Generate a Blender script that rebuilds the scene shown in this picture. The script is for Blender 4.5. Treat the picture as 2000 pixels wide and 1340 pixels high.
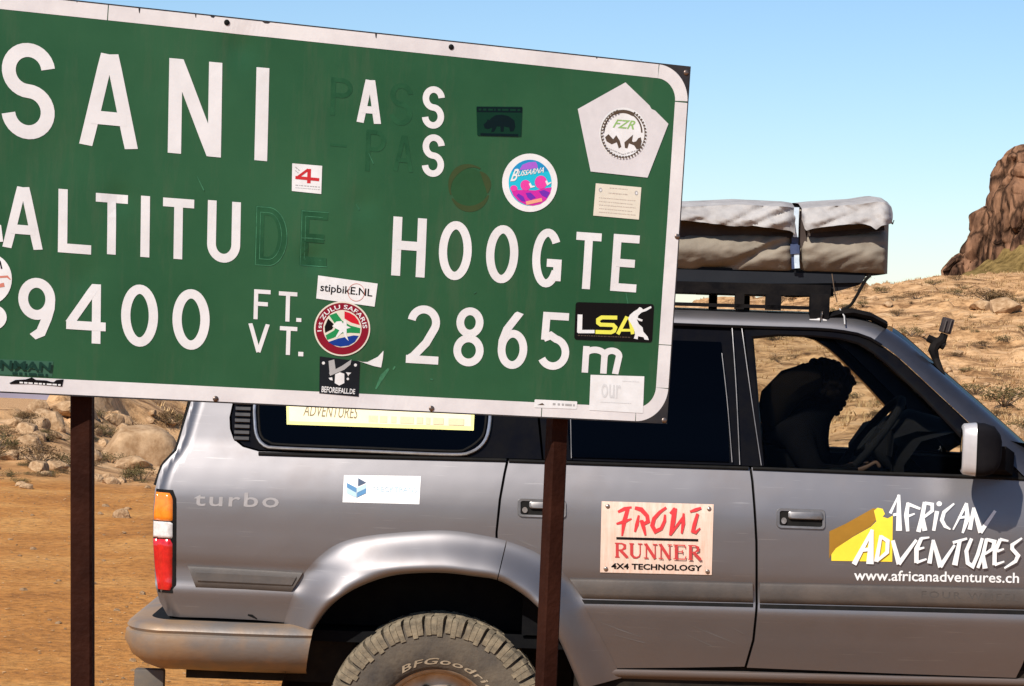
import bpy, bmesh, math, random
import numpy as np
from mathutils import Vector, Matrix, noise as mnoise

for o in list(bpy.data.objects):
    bpy.data.objects.remove(o)
scene = bpy.context.scene
COL = scene.collection
R = math.radians
random.seed(7)
rng = np.random.default_rng(7)

# ------------------------------------------------------------------ camera, sky, sun
F = 5000.0                       # focal length in photo pixels (2000 wide): a long lens
PITCH, ROLL, CH = R(-0.8), R(2.0), 1.945
cam_d = bpy.data.cameras.new('camera')
cam_d.sensor_width = 36.0
cam_d.lens = 36.0 * F / 2000.0
cam_d.clip_start, cam_d.clip_end = 0.1, 20000
cam = bpy.data.objects.new('camera', cam_d)
COL.objects.link(cam)
cam.matrix_world = (Matrix.Translation((0, 0, CH)) @ Matrix.Rotation(R(90) + PITCH, 4, 'X')
                    @ Matrix.Rotation(ROLL, 4, 'Z'))
scene.camera = cam

SUN = Vector((0.62, 1.0, -1.05)).normalized()        # direction the light travels
elev = math.asin(-SUN.z)
azim = math.atan2(-SUN.x, -SUN.y)                     # towards the sun, from +Y clockwise
world = bpy.data.worlds.new('World')
scene.world = world
world.use_nodes = True
wn = world.node_tree.nodes
sky = wn.new('ShaderNodeTexSky')
sky.sky_type = 'NISHITA'
sky.sun_disc = False
sky.sun_elevation = elev
sky.sun_rotation = azim
sky.altitude = 2800
sky.air_density = 1.4
sky.dust_density = 1.0
sky.ozone_density = 6.0
wn['Background'].inputs['Strength'].default_value = 0.090
world.node_tree.links.new(sky.outputs[0], wn['Background'].inputs['Color'])

sun_d = bpy.data.lights.new('sun', 'SUN')
sun_d.energy = 4.6
sun_d.angle = R(0.5)
sun_d.color = (1.0, 0.94, 0.86)
sun = bpy.data.objects.new('sun', sun_d)
COL.objects.link(sun)
sun.rotation_euler = SUN.to_track_quat('-Z', 'Y').to_euler()
sun.location = (-8, -12, 14)

scene.view_settings.view_transform = 'Standard'
scene.view_settings.look = 'None'
scene.view_settings.exposure = 0.48
scene.view_settings.gamma = 1.0

# ------------------------------------------------------------------ photo pixel -> place in the world
_cp, _sp = math.cos(PITCH), math.sin(PITCH)
_c, _s = math.cos(ROLL), math.sin(ROLL)
_f = np.array([0, _cp, _sp]); _r0 = np.array([1., 0, 0]); _u0 = np.array([0, -_sp, _cp])
_r, _u = _c * _r0 + _s * _u0, -_s * _r0 + _c * _u0

def ray(px, py):
    return _f + _r * (px - 1000) / F - _u * (py - 670) / F

def at(px, py, Y):
    d = ray(px, py)
    return np.array([0, 0, CH]) + d * (Y / d[1])

# ------------------------------------------------------------------ materials
def mat(name, col, rough=0.6, metal=0.0, col2=None, nscale=8.0, bump=0.0, bscale=None, coat=0.0,
        spec=None, detail=4.0, lo=0.35, hi=0.65, stretch=(1, 1, 1), sheen=0.0):
    m = bpy.data.materials.new(name)
    m.use_nodes = True
    nt = m.node_tree
    b = nt.nodes['Principled BSDF']
    b.inputs['Base Color'].default_value = (*col, 1)
    b.inputs['Roughness'].default_value = rough
    b.inputs['Metallic'].default_value = metal
    b.inputs['Coat Weight'].default_value = coat
    b.inputs['Coat Roughness'].default_value = 0.12
    if spec is not None:
        b.inputs['Specular IOR Level'].default_value = spec
    tc = nt.nodes.new('ShaderNodeTexCoord')
    mp = nt.nodes.new('ShaderNodeMapping')
    mp.inputs['Scale'].default_value = stretch
    nt.links.new(tc.outputs['Object'], mp.inputs['Vector'])
    if col2 is not None:
        n = nt.nodes.new('ShaderNodeTexNoise')
        n.inputs['Scale'].default_value = nscale
        n.inputs['Detail'].default_value = detail
        n.inputs['Roughness'].default_value = 0.65
        nt.links.new(mp.outputs[0], n.inputs['Vector'])
        r = nt.nodes.new('ShaderNodeValToRGB')
        r.color_ramp.elements[0].position = lo
        r.color_ramp.elements[1].position = hi
        r.color_ramp.elements[0].color = (*col, 1)
        r.color_ramp.elements[1].color = (*col2, 1)
        nt.links.new(n.outputs['Fac'], r.inputs['Fac'])
        nt.links.new(r.outputs[0], b.inputs['Base Color'])
    if bump:
        n2 = nt.nodes.new('ShaderNodeTexNoise')
        n2.inputs['Scale'].default_value = bscale or nscale * 3
        n2.inputs['Detail'].default_value = 6
        nt.links.new(mp.outputs[0], n2.inputs['Vector'])
        bp = nt.nodes.new('ShaderNodeBump')
        bp.inputs['Strength'].default_value = bump
        bp.inputs['Distance'].default_value = 0.02
        nt.links.new(n2.outputs['Fac'], bp.inputs['Height'])
        nt.links.new(bp.outputs[0], b.inputs['Normal'])
    return m

def flat(name, col, rough=0.5):
    return mat(name, col, rough, col2=tuple(c * 0.88 for c in col), nscale=30, lo=0.3, hi=0.8, spec=.12)

M = {}

def paint_material():
    """silver metallic paint with road dust that thickens low on the body"""
    m = bpy.data.materials.new('silver_paint')
    m.use_nodes = True
    nt = m.node_tree
    L = nt.links.new
    b = nt.nodes['Principled BSDF']
    b.inputs['Metallic'].default_value = 0.72
    b.inputs['Roughness'].default_value = 0.36
    b.inputs['Coat Weight'].default_value = 0.35
    b.inputs['Coat Roughness'].default_value = 0.15
    geo = nt.nodes.new('ShaderNodeNewGeometry')
    sep = nt.nodes.new('ShaderNodeSeparateXYZ')
    L(geo.outputs['Position'], sep.inputs[0])
    n1 = nt.nodes.new('ShaderNodeTexNoise')
    n1.inputs['Scale'].default_value = 3.5
    n1.inputs['Detail'].default_value = 8
    n1.inputs['Roughness'].default_value = 0.6
    L(geo.outputs['Position'], n1.inputs['Vector'])
    n2 = nt.nodes.new('ShaderNodeTexNoise')          # fine streaky scratches, mostly along the body
    n2.inputs['Scale'].default_value = 1.0
    n2.inputs['Detail'].default_value = 5
    mp = nt.nodes.new('ShaderNodeMapping')
    mp.inputs['Rotation'].default_value = (0, R(12), 0)
    mp.inputs['Scale'].default_value = (5, 5, 160)
    L(geo.outputs['Position'], mp.inputs[0])
    L(mp.outputs[0], n2.inputs['Vector'])
    dz = nt.nodes.new('ShaderNodeMapRange')           # 1 at the sill, 0 above the trim
    dz.inputs['From Min'].default_value = 0.95
    dz.inputs['From Max'].default_value = 0.55
    L(sep.outputs['Z'], dz.inputs['Value'])
    ad = nt.nodes.new('ShaderNodeMath'); ad.operation = 'MULTIPLY_ADD'
    L(n1.outputs['Fac'], ad.inputs[0]); ad.inputs[1].default_value = 0.9
    ad.inputs[2].default_value = -0.46
    sm = nt.nodes.new('ShaderNodeMath'); sm.operation = 'ADD'; sm.use_clamp = True
    L(ad.outputs[0], sm.inputs[0])
    ml = nt.nodes.new('ShaderNodeMath'); ml.operation = 'MULTIPLY'
    L(dz.outputs[0], ml.inputs[0]); ml.inputs[1].default_value = 0.80
    L(ml.outputs[0], sm.inputs[1])
    dust = nt.nodes.new('ShaderNodeMath'); dust.operation = 'MULTIPLY'
    L(sm.outputs[0], dust.inputs[0]); dust.inputs[1].default_value = 0.85
    sc = nt.nodes.new('ShaderNodeMapRange')
    sc.inputs['From Min'].default_value = 0.66
    sc.inputs['From Max'].default_value = 0.74
    sc.inputs['To Max'].default_value = 0.22
    L(n2.outputs['Fac'], sc.inputs['Value'])
    base = nt.nodes.new('ShaderNodeMix'); base.data_type = 'RGBA'
    base.inputs['A'].default_value = (0.190, 0.180, 0.184, 1)
    base.inputs['B'].default_value = (0.55, 0.52, 0.49, 1)
    L(sc.outputs[0], base.inputs['Factor'])
    mix = nt.nodes.new('ShaderNodeMix'); mix.data_type = 'RGBA'
    mix.inputs['B'].default_value = (0.115, 0.066, 0.038, 1)
    L(base.outputs['Result'], mix.inputs['A'])
    L(dust.outputs[0], mix.inputs['Factor'])
    L(mix.outputs['Result'], b.inputs['Base Color'])
    mm = nt.nodes.new('ShaderNodeMath'); mm.operation = 'MULTIPLY_ADD'
    L(dust.outputs[0], mm.inputs[0]); mm.inputs[1].default_value = -0.62; mm.inputs[2].default_value = 0.85
    L(mm.outputs[0], b.inputs['Metallic'])
    mr = nt.nodes.new('ShaderNodeMath'); mr.operation = 'MULTIPLY_ADD'
    L(dust.outputs[0], mr.inputs[0]); mr.inputs[1].default_value = 0.25; mr.inputs[2].default_value = 0.48
    L(mr.outputs[0], b.inputs['Roughness'])
    mc = nt.nodes.new('ShaderNodeMath'); mc.operation = 'MULTIPLY_ADD'
    L(dust.outputs[0], mc.inputs[0]); mc.inputs[1].default_value = -0.35; mc.inputs[2].default_value = 0.35
    L(mc.outputs[0], b.inputs['Coat Weight'])
    # very slight panel waviness
    n3 = nt.nodes.new('ShaderNodeTexNoise'); n3.inputs['Scale'].default_value = 4
    L(geo.outputs['Position'], n3.inputs['Vector'])
    bp = nt.nodes.new('ShaderNodeBump'); bp.inputs['Strength'].default_value = 0.06
    bp.inputs['Distance'].default_value = 0.05
    L(n3.outputs['Fac'], bp.inputs['Height'])
    L(bp.outputs[0], b.inputs['Normal'])
    return m

def glass_material(name, tint, see):
    m = bpy.data.materials.new(name)
    m.use_nodes = True
    nt = m.node_tree
    L = nt.links.new
    for n in list(nt.nodes):
        if n.type != 'OUTPUT_MATERIAL':
            nt.nodes.remove(n)
    out = [n for n in nt.nodes if n.type == 'OUTPUT_MATERIAL'][0]
    tr = nt.nodes.new('ShaderNodeBsdfTransparent'); tr.inputs[0].default_value = (*see, 1)
    gl = nt.nodes.new('ShaderNodeBsdfGlossy'); gl.inputs['Roughness'].default_value = 0.02
    gl.inputs[0].default_value = (*tint, 1)
    fr = nt.nodes.new('ShaderNodeFresnel'); fr.inputs[0].default_value = 1.45
    mx = nt.nodes.new('ShaderNodeMixShader')
    L(fr.outputs[0], mx.inputs[0]); L(tr.outputs[0], mx.inputs[1]); L(gl.outputs[0], mx.inputs[2])
    L(mx.outputs[0], out.inputs[0])
    return m

M['paint'] = paint_material()
M['black_gloss'] = mat('black_gloss', (0.0035, 0.0035, 0.005), 0.12, col2=(0.006, 0.0055, 0.0055), nscale=12, spec=.08)
M['black_plastic'] = mat('black_plastic', (0.005, 0.005, 0.006), 0.8, col2=(0.014, 0.012, 0.011), nscale=9, bump=0.1, bscale=60, spec=.03)
M['rubber'] = mat('rubber', (0.006, 0.006, 0.006), 0.75, col2=(0.011, 0.010, 0.009), nscale=20, spec=.1)
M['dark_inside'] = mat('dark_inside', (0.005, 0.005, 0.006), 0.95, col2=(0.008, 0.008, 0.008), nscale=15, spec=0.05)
M['under'] = mat('underbody', (0.012, 0.010, 0.009), 0.95, col2=(0.03, 0.022, 0.015), nscale=7, spec=0.1)
M['trim'] = mat('grey_trim', (0.052, 0.045, 0.041), 0.6, col2=(0.088, 0.070, 0.058), nscale=5, bump=0.05, bscale=90)
M['pillar_shade'] = mat('shaded_pillar_silver', (0.028, 0.030, 0.040), 0.35, metal=0.4, col2=(0.04, 0.04, 0.05), nscale=8, coat=.2)  # silver pillar with its shade put into the colour
M['rivet'] = mat('rivet_metal', (.45, .38, .33), .3, metal=.8, col2=(.3, .24, .2), nscale=60)
M['edge_glint_grey'] = mat('edge_glint_grey', (0.10, 0.095, 0.10), 0.4, metal=0.5, col2=(0.05, 0.05, 0.055), nscale=14)  # grey lines standing for thin light reflections along window edges
M['bright_trim'] = mat('bright_trim', (0.55, 0.52, 0.50), 0.28, metal=0.85, col2=(0.40, 0.36, 0.33), nscale=20)
M['tinted'] = glass_material('tinted_glass', (0.22, 0.235, 0.26), (0.03, 0.032, 0.038))
M['clear'] = glass_material('clear_glass', (0.12, 0.13, 0.14), (0.90, 0.91, 0.88))
M['chrome'] = mat('chrome', (0.75, 0.74, 0.74), 0.15, metal=1.0, col2=(0.6, 0.58, 0.56), nscale=30)
M['bumper'] = mat('dusty_bumper', (0.17, 0.15, 0.135), 0.5, metal=0.3, col2=(0.34, 0.205, 0.10), nscale=2.2, lo=0.34, hi=0.56, bump=0.08, bscale=30)
M['tyre'] = mat('dusty_tyre', (0.042, 0.035, 0.029), 0.9, col2=(0.105, 0.082, 0.056), nscale=9, lo=0.3, hi=0.7, bump=0.2, bscale=60)
M['tread'] = mat('dusty_tread', (0.090, 0.073, 0.050), 0.95, col2=(0.24, 0.19, 0.122), nscale=30, lo=0.3, hi=0.7, bump=0.2, bscale=80)
M['tyre_text'] = mat('tyre_lettering', (0.36, 0.29, 0.20), 0.9, col2=(0.26, 0.20, 0.13), nscale=40)
M['rim'] = mat('rim_metal', (0.42, 0.36, 0.30), 0.4, metal=0.7, col2=(0.30, 0.21, 0.13), nscale=12)
M['amber'] = mat('amber_lens', (0.80, 0.22, 0.015), 0.18, coat=0.6, col2=(0.70, 0.17, 0.01), nscale=60)
M['redlens'] = mat('red_lens', (0.55, 0.012, 0.012), 0.18, coat=0.6, col2=(0.42, 0.008, 0.01), nscale=60)
M['whitelens'] = mat('white_lens', (0.72, 0.70, 0.68), 0.15, coat=0.7, col2=(0.5, 0.48, 0.47), nscale=50)
M['white'] = mat('white_vinyl', (0.80, 0.80, 0.79), 0.45, col2=(0.72, 0.71, 0.69), nscale=25)
M['black_ink'] = flat('black_ink', (0.006, 0.005, 0.005))
M['grey_ink'] = flat('grey_ink', (0.42, 0.41, 0.40))
M['faint_ink'] = flat('faint_ink', (0.66, 0.66, 0.65))
M['red_ink'] = flat('red_ink', (0.55, 0.03, 0.035))

# ------------------------------------------------------------------ mesh helpers
class MB:
    def __init__(s):
        s.v, s.f = [], []
    def add(s, vs, fs):
        k = len(s.v)
        s.v += [tuple(float(c) for c in p) for p in vs]
        s.f += [tuple(k + i for i in f) for f in fs]
        return s
    def box(s, c, size, rot=None, bev=0.0):
        x, y, z = (q / 2 for q in size)
        P = []
        if bev <= 0:
            P = [Vector((a * x, b * y, d * z)) for a in (-1, 1) for b in (-1, 1) for d in (-1, 1)]
            fs = [(0, 1, 3, 2), (4, 6, 7, 5), (0, 4, 5, 1), (2, 3, 7, 6), (0, 2, 6, 4), (1, 5, 7, 3)]
        else:
            bm = bmesh.new()
            bmesh.ops.create_cube(bm, size=1.0)
            for v in bm.verts:
                v.co = Vector((v.co.x * size[0], v.co.y * size[1], v.co.z * size[2]))
            bmesh.ops.bevel(bm, geom=bm.edges[:] + bm.verts[:], offset=bev, segments=2, affect='EDGES', profile=0.6)
            bm.verts.index_update()
            P = [v.co.copy() for v in bm.verts]
            fs = [tuple(v.index for v in f.verts) for f in bm.faces]
            bm.free()
        c = Vector(c)
        if rot is not None:
            P = [rot @ p for p in P]
        return s.add([c + p for p in P], fs)
    def tube(s, path, r, n=8, cap=True):
        path = [Vector(p) for p in path]
        m = len(path)
        rs = r if isinstance(r, (list, tuple)) else [r] * m
        vs, fs = [], []
        up = None
        for i, p in enumerate(path):
            t = (path[min(i + 1, m - 1)] - path[max(i - 1, 0)]).normalized()
            if up is None:
                up = t.orthogonal().normalized()
            a = (up - t * up.dot(t)).normalized()
            up = a
            b = t.cross(a)
            for k in range(n):
                q = 2 * math.pi * k / n
                vs.append(p + (a * math.cos(q) + b * math.sin(q)) * rs[i])
        for i in range(m - 1):
            for k in range(n):
                fs.append((i * n + k, i * n + (k + 1) % n, (i + 1) * n + (k + 1) % n, (i + 1) * n + k))
        if cap:
            fs.append(tuple(range(n))[::-1]); fs.append(tuple((m - 1) * n + k for k in range(n)))
        return s.add(vs, fs)
    def loft(s, rings, closed=True, cap=False):
        n = len(rings[0]); vs = [p for r in rings for p in r]; fs = []
        for i in range(len(rings) - 1):
            for k in range(n if closed else n - 1):
                fs.append((i * n + k, i * n + (k + 1) % n, (i + 1) * n + (k + 1) % n, (i + 1) * n + k))
        if cap:
            fs.append(tuple(range(n))[::-1]); fs.append(tuple((len(rings) - 1) * n + k for k in range(n)))
        return s.add(vs, fs)
    def lathe(s, prof, c, axis='y', n=48, a0=0.0, a1=2 * math.pi):
        full = abs(a1 - a0 - 2 * math.pi) < 1e-6
        cnt = n if full else n + 1
        rings = []
        for k in range(cnt):
            q = a0 + (a1 - a0) * k / n
            rings.append([(c[0] + r * math.cos(q), c[1] + w, c[2] + r * math.sin(q)) for r, w in prof])
        if full:
            rings.append(rings[0])
        return s.loft(rings, closed=False)
    def build(s, name, m, parent=None, ang=35, label=None):
        me = bpy.data.meshes.new(name)
        me.from_pydata(s.v, [], s.f)
        me.materials.append(M[m] if isinstance(m, str) else m)
        me.update()
        if ang:
            me.shade_smooth()
            me.set_sharp_from_angle(angle=R(ang))
        return link(name, me, parent, label)

def link(name, me, parent=None, label=None):
    o = bpy.data.objects.new(name, me)
    COL.objects.link(o)
    if parent is not None:
        o.parent = parent
        if parent.type == 'EMPTY':
            o.matrix_parent_inverse = ROOTINV[parent.name]
    if label:
        o['label'] = label
    return o

ROOTINV = {}

def thing(name, loc, label, cat, group=None):
    o = bpy.data.objects.new(name, None)
    o.empty_display_size = 0.1
    COL.objects.link(o)
    o.location = loc
    ROOTINV[o.name] = Matrix.Translation(-Vector(loc))
    return tag(o, label, cat, group)

def tag(o, label, cat, group=None):
    o['label'] = label; o['category'] = cat
    if group:
        o['group'] = group
    return o

def structure(o, kind='structure'):
    o['kind'] = kind
    return o

def catmull(pts, n=6):
    pts = [np.array(p, float) for p in pts]
    out = []
    for i in range(len(pts) - 1):
        p0 = pts[max(i - 1, 0)]; p1 = pts[i]; p2 = pts[i + 1]; p3 = pts[min(i + 2, len(pts) - 1)]
        for k in range(n):
            t = k / n
            out.append(0.5 * ((2 * p1) + (-p0 + p2) * t + (2 * p0 - 5 * p1 + 4 * p2 - p3) * t * t + (-p0 + 3 * p1 - 3 * p2 + p3) * t ** 3))
    out.append(pts[-1])
    return out

def resample(pts, n):
    pts = np.array(pts, float)
    d = np.r_[0, np.cumsum(np.linalg.norm(np.diff(pts, axis=0), axis=1))]
    t = np.linspace(0, d[-1], n)
    return np.stack([np.interp(t, d, pts[:, k]) for k in range(pts.shape[1])], 1)

def ribbon(pts, w, closed=False):
    """flat stroke of width w round a polyline (2D): verts, quads"""
    P = [np.array(p, float) for p in pts]
    n = len(P); vs = []
    for i in range(n):
        if closed:
            a, b = P[(i - 1) % n], P[(i + 1) % n]
        else:
            a, b = P[max(i - 1, 0)], P[min(i + 1, n - 1)]
        d1 = P[i] - a; d2 = b - P[i]
        l1, l2 = np.linalg.norm(d1), np.linalg.norm(d2)
        d1 = d1 / l1 if l1 > 1e-9 else d2 / l2
        d2 = d2 / l2 if l2 > 1e-9 else d1
        t = d1 + d2
        t = t / (np.linalg.norm(t) + 1e-12)
        nn = np.array([-t[1], t[0]])
        k = 1.0 / max(0.45, abs(np.dot(nn, np.array([-d1[1], d1[0]]))))
        ww = w[i] if isinstance(w, (list, tuple)) else w
        vs += [P[i] + nn * ww / 2 * k, P[i] - nn * ww / 2 * k]
    fs = []
    for i in range(n if closed else n - 1):
        j = (i + 1) % n
        fs.append((2 * i, 2 * i + 1, 2 * j + 1, 2 * j))
    return vs, fs

def arc(cx, cy, rx, ry, a0, a1, n=14):
    return [(cx + rx * math.cos(R(a0 + (a1 - a0) * k / n)), cy + ry * math.sin(R(a0 + (a1 - a0) * k / n))) for k in range(n + 1)]

def disc(cx, cy, rx, ry, n=40):
    return [(cx + rx * math.cos(2 * math.pi * k / n), cy + ry * math.sin(2 * math.pi * k / n)) for k in range(n)]

_text_cache = {}
def text2d(s, bold=0.0, shear=0.0, spacing=1.0):
    """outline text from the built-in font, normalised to the unit box: verts, faces"""
    key = (s, bold, shear, spacing)
    if key not in _text_cache:
        cu = bpy.data.curves.new('t', 'FONT')
        cu.body = s; cu.offset = bold; cu.shear = shear; cu.resolution_u = 3; cu.space_character = spacing
        ob = bpy.data.objects.new('t', cu)
        COL.objects.link(ob)
        dg = bpy.context.evaluated_depsgraph_get()
        me = ob.evaluated_get(dg).to_mesh()
        v = np.array([p.co[:2] for p in me.vertices]); f = [tuple(p.vertices) for p in me.polygons]
        bpy.data.objects.remove(ob); bpy.data.curves.remove(cu)
        v = (v - v.min(0)) / (v.max(0) - v.min(0))
        _text_cache[key] = (v, f)
    return _text_cache[key]

def quadmap(q):
    """unit box (y up) -> pixel quad TL TR BR BL"""
    TL, TR, BR, BL = (np.array(p, float) for p in q)
    return lambda u, v: (BL * (1 - u) + BR * u) * (1 - v) + (TL * (1 - u) + TR * u) * v

def fbm2(x, y, seed=0, oct=5, lac=2.03, gain=0.5):
    """value noise on arrays, about -1..1"""
    out = np.zeros_like(x, dtype=float); a = 1.0; tot = 0
    for k in range(oct):
        xi = np.floor(x).astype(np.int64); yi = np.floor(y).astype(np.int64)
        fx, fy = x - xi, y - yi
        fx = fx * fx * (3 - 2 * fx); fy = fy * fy * (3 - 2 * fy)
        def h(i, j):
            n = (i * 374761393 + j * 668265263 + (seed + k) * 1274126177) & 0x7fffffff
            n = ((n ^ (n >> 13)) * 1274126177) & 0x7fffffff
            n = n ^ (n >> 16)
            return (n & 0xffff) / 32767.5 - 1
        v = (h(xi, yi) * (1 - fx) + h(xi + 1, yi) * fx) * (1 - fy) + (h(xi, yi + 1) * (1 - fx) + h(xi + 1, yi + 1) * fx) * fy
        out += a * v; tot += a; a *= gain; x = x * lac; y = y * lac
    return out / tot

def smooth01(t):
    t = np.clip(t, 0, 1)
    return t * t * (3 - 2 * t)

# ------------------------------------------------------------------ terrain
SKY_PX = np.array([-6000, -400, 60, 130, 300, 700, 1300, 1480, 1700, 1860, 2000, 2400, 3500, 8000], float)
SKY_A = np.array([-.030, -.026, -.0214, -.008, .008, .020, .031, .0350, .0414, .0458, .0475, .050, .045, .02]) - .028
SKY_A[:3] -= .0045

def terrain(x, y):
    """height of the ground at arrays x, y: a dirt flat, a rocky bank and a hillside rising to the right"""
    d = np.hypot(x, y)
    yy = np.where(y > 0.5, y, 0.5)
    px = np.where(y > 0.5, 1000 + F * x / yy, 8000 * np.sign(x))
    px = np.clip(px, -6000, 8000)
    s = np.interp(px, SKY_PX, SKY_A)
    dS = np.interp(px, [-2000, 60, 180, 420, 1500, 8000], [38, 38, 60, 120, 150, 150])
    d1 = 24.6 + 1.2 * fbm2(px / 120, d * 0 + 3.0, 4, 3)
    t = np.clip((d - d1) / (dS - d1), 0, 1)
    a0 = -CH / d1
    a = a0 + (s - a0) * (0.45 * t ** 0.75 + 0.55 * smooth01(t))
    z = np.where(d > d1, CH + a * np.minimum(d, dS), 0.0)
    z = np.where(d > dS, z - np.where(px < 200, 0.14, 0.05) * (d - dS), z)
    rough = np.clip((d - d1) / 20, 0, 1)
    z = z + rough * (0.20 * fbm2(x / 3.1, y / 4.5, 1) + 0.45 * fbm2(x / 11, y / 14, 2) * np.clip((d - 35) / 60, 0, 1))
    led = fbm2(x / 6, y / 9, 9, 4)
    z = z + rough * (0.30 * smooth01((led - 0.05) / 0.05) + .16 * smooth01((fbm2(x / 2.3, y / 4.2, 31, 4) - .12) / .06) + .07 * fbm2(x / .9, y / 1.6, 14, 4)) * (d < 200)          # little rock steps
    z = z + 0.020 * fbm2(x / 1.3, y / 1.3, 5) * np.clip(d / 10, 0.2, 1) + 0.03 * fbm2(x / 5, y / 5, 6) * np.clip((d - 9) / 10, 0, 1)
    z = np.maximum(z, -180.0)
    z = np.where(y < 0, 0.02 * fbm2(x / 2, y / 2, 5), z)
    return z

def tz(x, y):
    return float(terrain(np.array([float(x)]), np.array([float(y)]))[0])

def ground_hit(px, py, lo=9.0, hi=200.0):
    """where the line of sight through a photo pixel meets the ground"""
    d = ray(px, py)
    ds = np.geomspace(lo, hi, 1500)
    X, Y, Z = ds * d[0] / d[1], ds, CH + ds * d[2] / d[1]
    below = np.nonzero(Z <= terrain(X, Y))[0]
    k = below[0] if len(below) else -1
    return X[k], Y[k], tz(X[k], Y[k])

def ground_material():
    m = bpy.data.materials.new('dry_ground')
    m.use_nodes = True
    nt = m.node_tree; L = nt.links.new
    b = nt.nodes['Principled BSDF']
    b.inputs['Roughness'].default_value = 0.95
    b.inputs['Specular IOR Level'].default_value = 0.15
    geo = nt.nodes.new('ShaderNodeNewGeometry')
    ln = nt.nodes.new('ShaderNodeVectorMath'); ln.operation = 'LENGTH'
    L(geo.outputs['Position'], ln.inputs[0])
    def nz(scale, det=6, rough=.6):
        n = nt.nodes.new('ShaderNodeTexNoise'); n.inputs['Scale'].default_value = scale
        n.inputs['Detail'].default_value = det; n.inputs['Roughness'].default_value = rough
        L(geo.outputs['Position'], n.inputs['Vector']); return n
    def ramp(src, stops):
        r = nt.nodes.new('ShaderNodeValToRGB')
        while len(r.color_ramp.elements) < len(stops):
            r.color_ramp.elements.new(0.5)
        for e, (p, c) in zip(r.color_ramp.elements, stops):
            e.position = p; e.color = (*c, 1)
        L(src, r.inputs['Fac']); return r
    dirt = ramp(nz(0.9, 9, .68).outputs['Fac'], [(.30, (.285, .115, .028)), (.48, (.42, .180, .044)), (.70, (.54, .278, .086))])
    speck = ramp(nz(14, 5, .7).outputs['Fac'], [(.36, (.62, .60, .58)), (.5, (1, 1, 1)), (.68, (1.25, 1.22, 1.18))])
    mul = nt.nodes.new('ShaderNodeMix'); mul.data_type = 'RGBA'; mul.blend_type = 'MULTIPLY'; mul.inputs['Factor'].default_value = 1
    L(dirt.outputs[0], mul.inputs['A']); L(speck.outputs[0], mul.inputs['B'])
    hill = ramp(nz(0.55, 10, .72).outputs['Fac'], [(.32, (.085, .046, .020)), (.42, (.27, .140, .058)), (.52, (.53, .305, .140)), (.70, (.66, .43, .235))])
    sp2 = ramp(nz(2.4, 8, .75).outputs['Fac'], [(.34, (.42, .38, .34)), (.48, (.95, .95, .95)), (.66, (1.2, 1.2, 1.2))])
    mul2 = nt.nodes.new('ShaderNodeMix'); mul2.data_type = 'RGBA'; mul2.blend_type = 'MULTIPLY'; mul2.inputs['Factor'].default_value = 1
    L(hill.outputs[0], mul2.inputs['A']); L(sp2.outputs[0], mul2.inputs['B'])
    fade = nt.nodes.new('ShaderNodeMapRange')
    fade.inputs['From Min'].default_value = 24; fade.inputs['From Max'].default_value = 31
    L(ln.outputs['Value'], fade.inputs['Value'])
    nb = nz(0.5, 6)
    sm = nt.nodes.new('ShaderNodeMath'); sm.operation = 'MULTIPLY_ADD'; sm.use_clamp = True
    L(nb.outputs['Fac'], sm.inputs[0]); sm.inputs[1].default_value = 1.2
    sub = nt.nodes.new('ShaderNodeMath'); sub.operation = 'MULTIPLY_ADD'
    L(fade.outputs[0], sub.inputs[0]); sub.inputs[1].default_value = 1.6; sub.inputs[2].default_value = -1.1
    L(sub.outputs[0], sm.inputs[2])
    mix = nt.nodes.new('ShaderNodeMix'); mix.data_type = 'RGBA'
    L(sm.outputs[0], mix.inputs['Factor']); L(mul.outputs['Result'], mix.inputs['A']); L(mul2.outputs['Result'], mix.inputs['B'])
    L(mix.outputs['Result'], b.inputs['Base Color'])
    bp = nt.nodes.new('ShaderNodeBump'); bp.inputs['Strength'].default_value = 0.7; bp.inputs['Distance'].default_value = 0.05
    L(nz(9, 8, .7).outputs['Fac'], bp.inputs['Height']); L(bp.outputs[0], b.inputs['Normal'])
    return m

M['ground'] = ground_material()

def make_ground():
    az = np.unique(np.r_[np.linspace(-180, -30, 40), np.linspace(-30, -13, 40), np.linspace(-13, 16, 420), np.linspace(16, 40, 50), np.linspace(40, 180, 40)])
    az = az[:-1]
    ds = np.r_[np.geomspace(0.6, 9, 22), np.geomspace(9.3, 160, 350), np.geomspace(165, 6000, 40)]
    A, D = np.meshgrid(np.radians(az), ds, indexing='ij')
    X, Y = D * np.sin(A), D * np.cos(A)
    Z = terrain(X, Y)
    n, m = X.shape
    V = np.stack([X, Y, Z], -1).reshape(-1, 3)
    V = np.vstack([V, [[0, 0, 0]]])
    i = np.arange(n)[:, None]; j = np.arange(m - 1)[None, :]
    i2 = (i + 1) % n
    a = (i * m + j).ravel(); b = (i * m + j + 1).ravel(); c = (i2 * m + j + 1).ravel(); d = (i2 * m + j).ravel()
    faces = np.stack([a, b, c, d], 1).tolist()
    faces += [(int(k * m), int(((k + 1) % n) * m), n * m) for k in range(n)]
    me = bpy.data.meshes.new('ground')
    me.from_pydata(V.tolist(), [], faces)
    me.materials.append(M['ground'])
    me.shade_smooth()
    return structure(link('ground', me))

make_ground()

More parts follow.
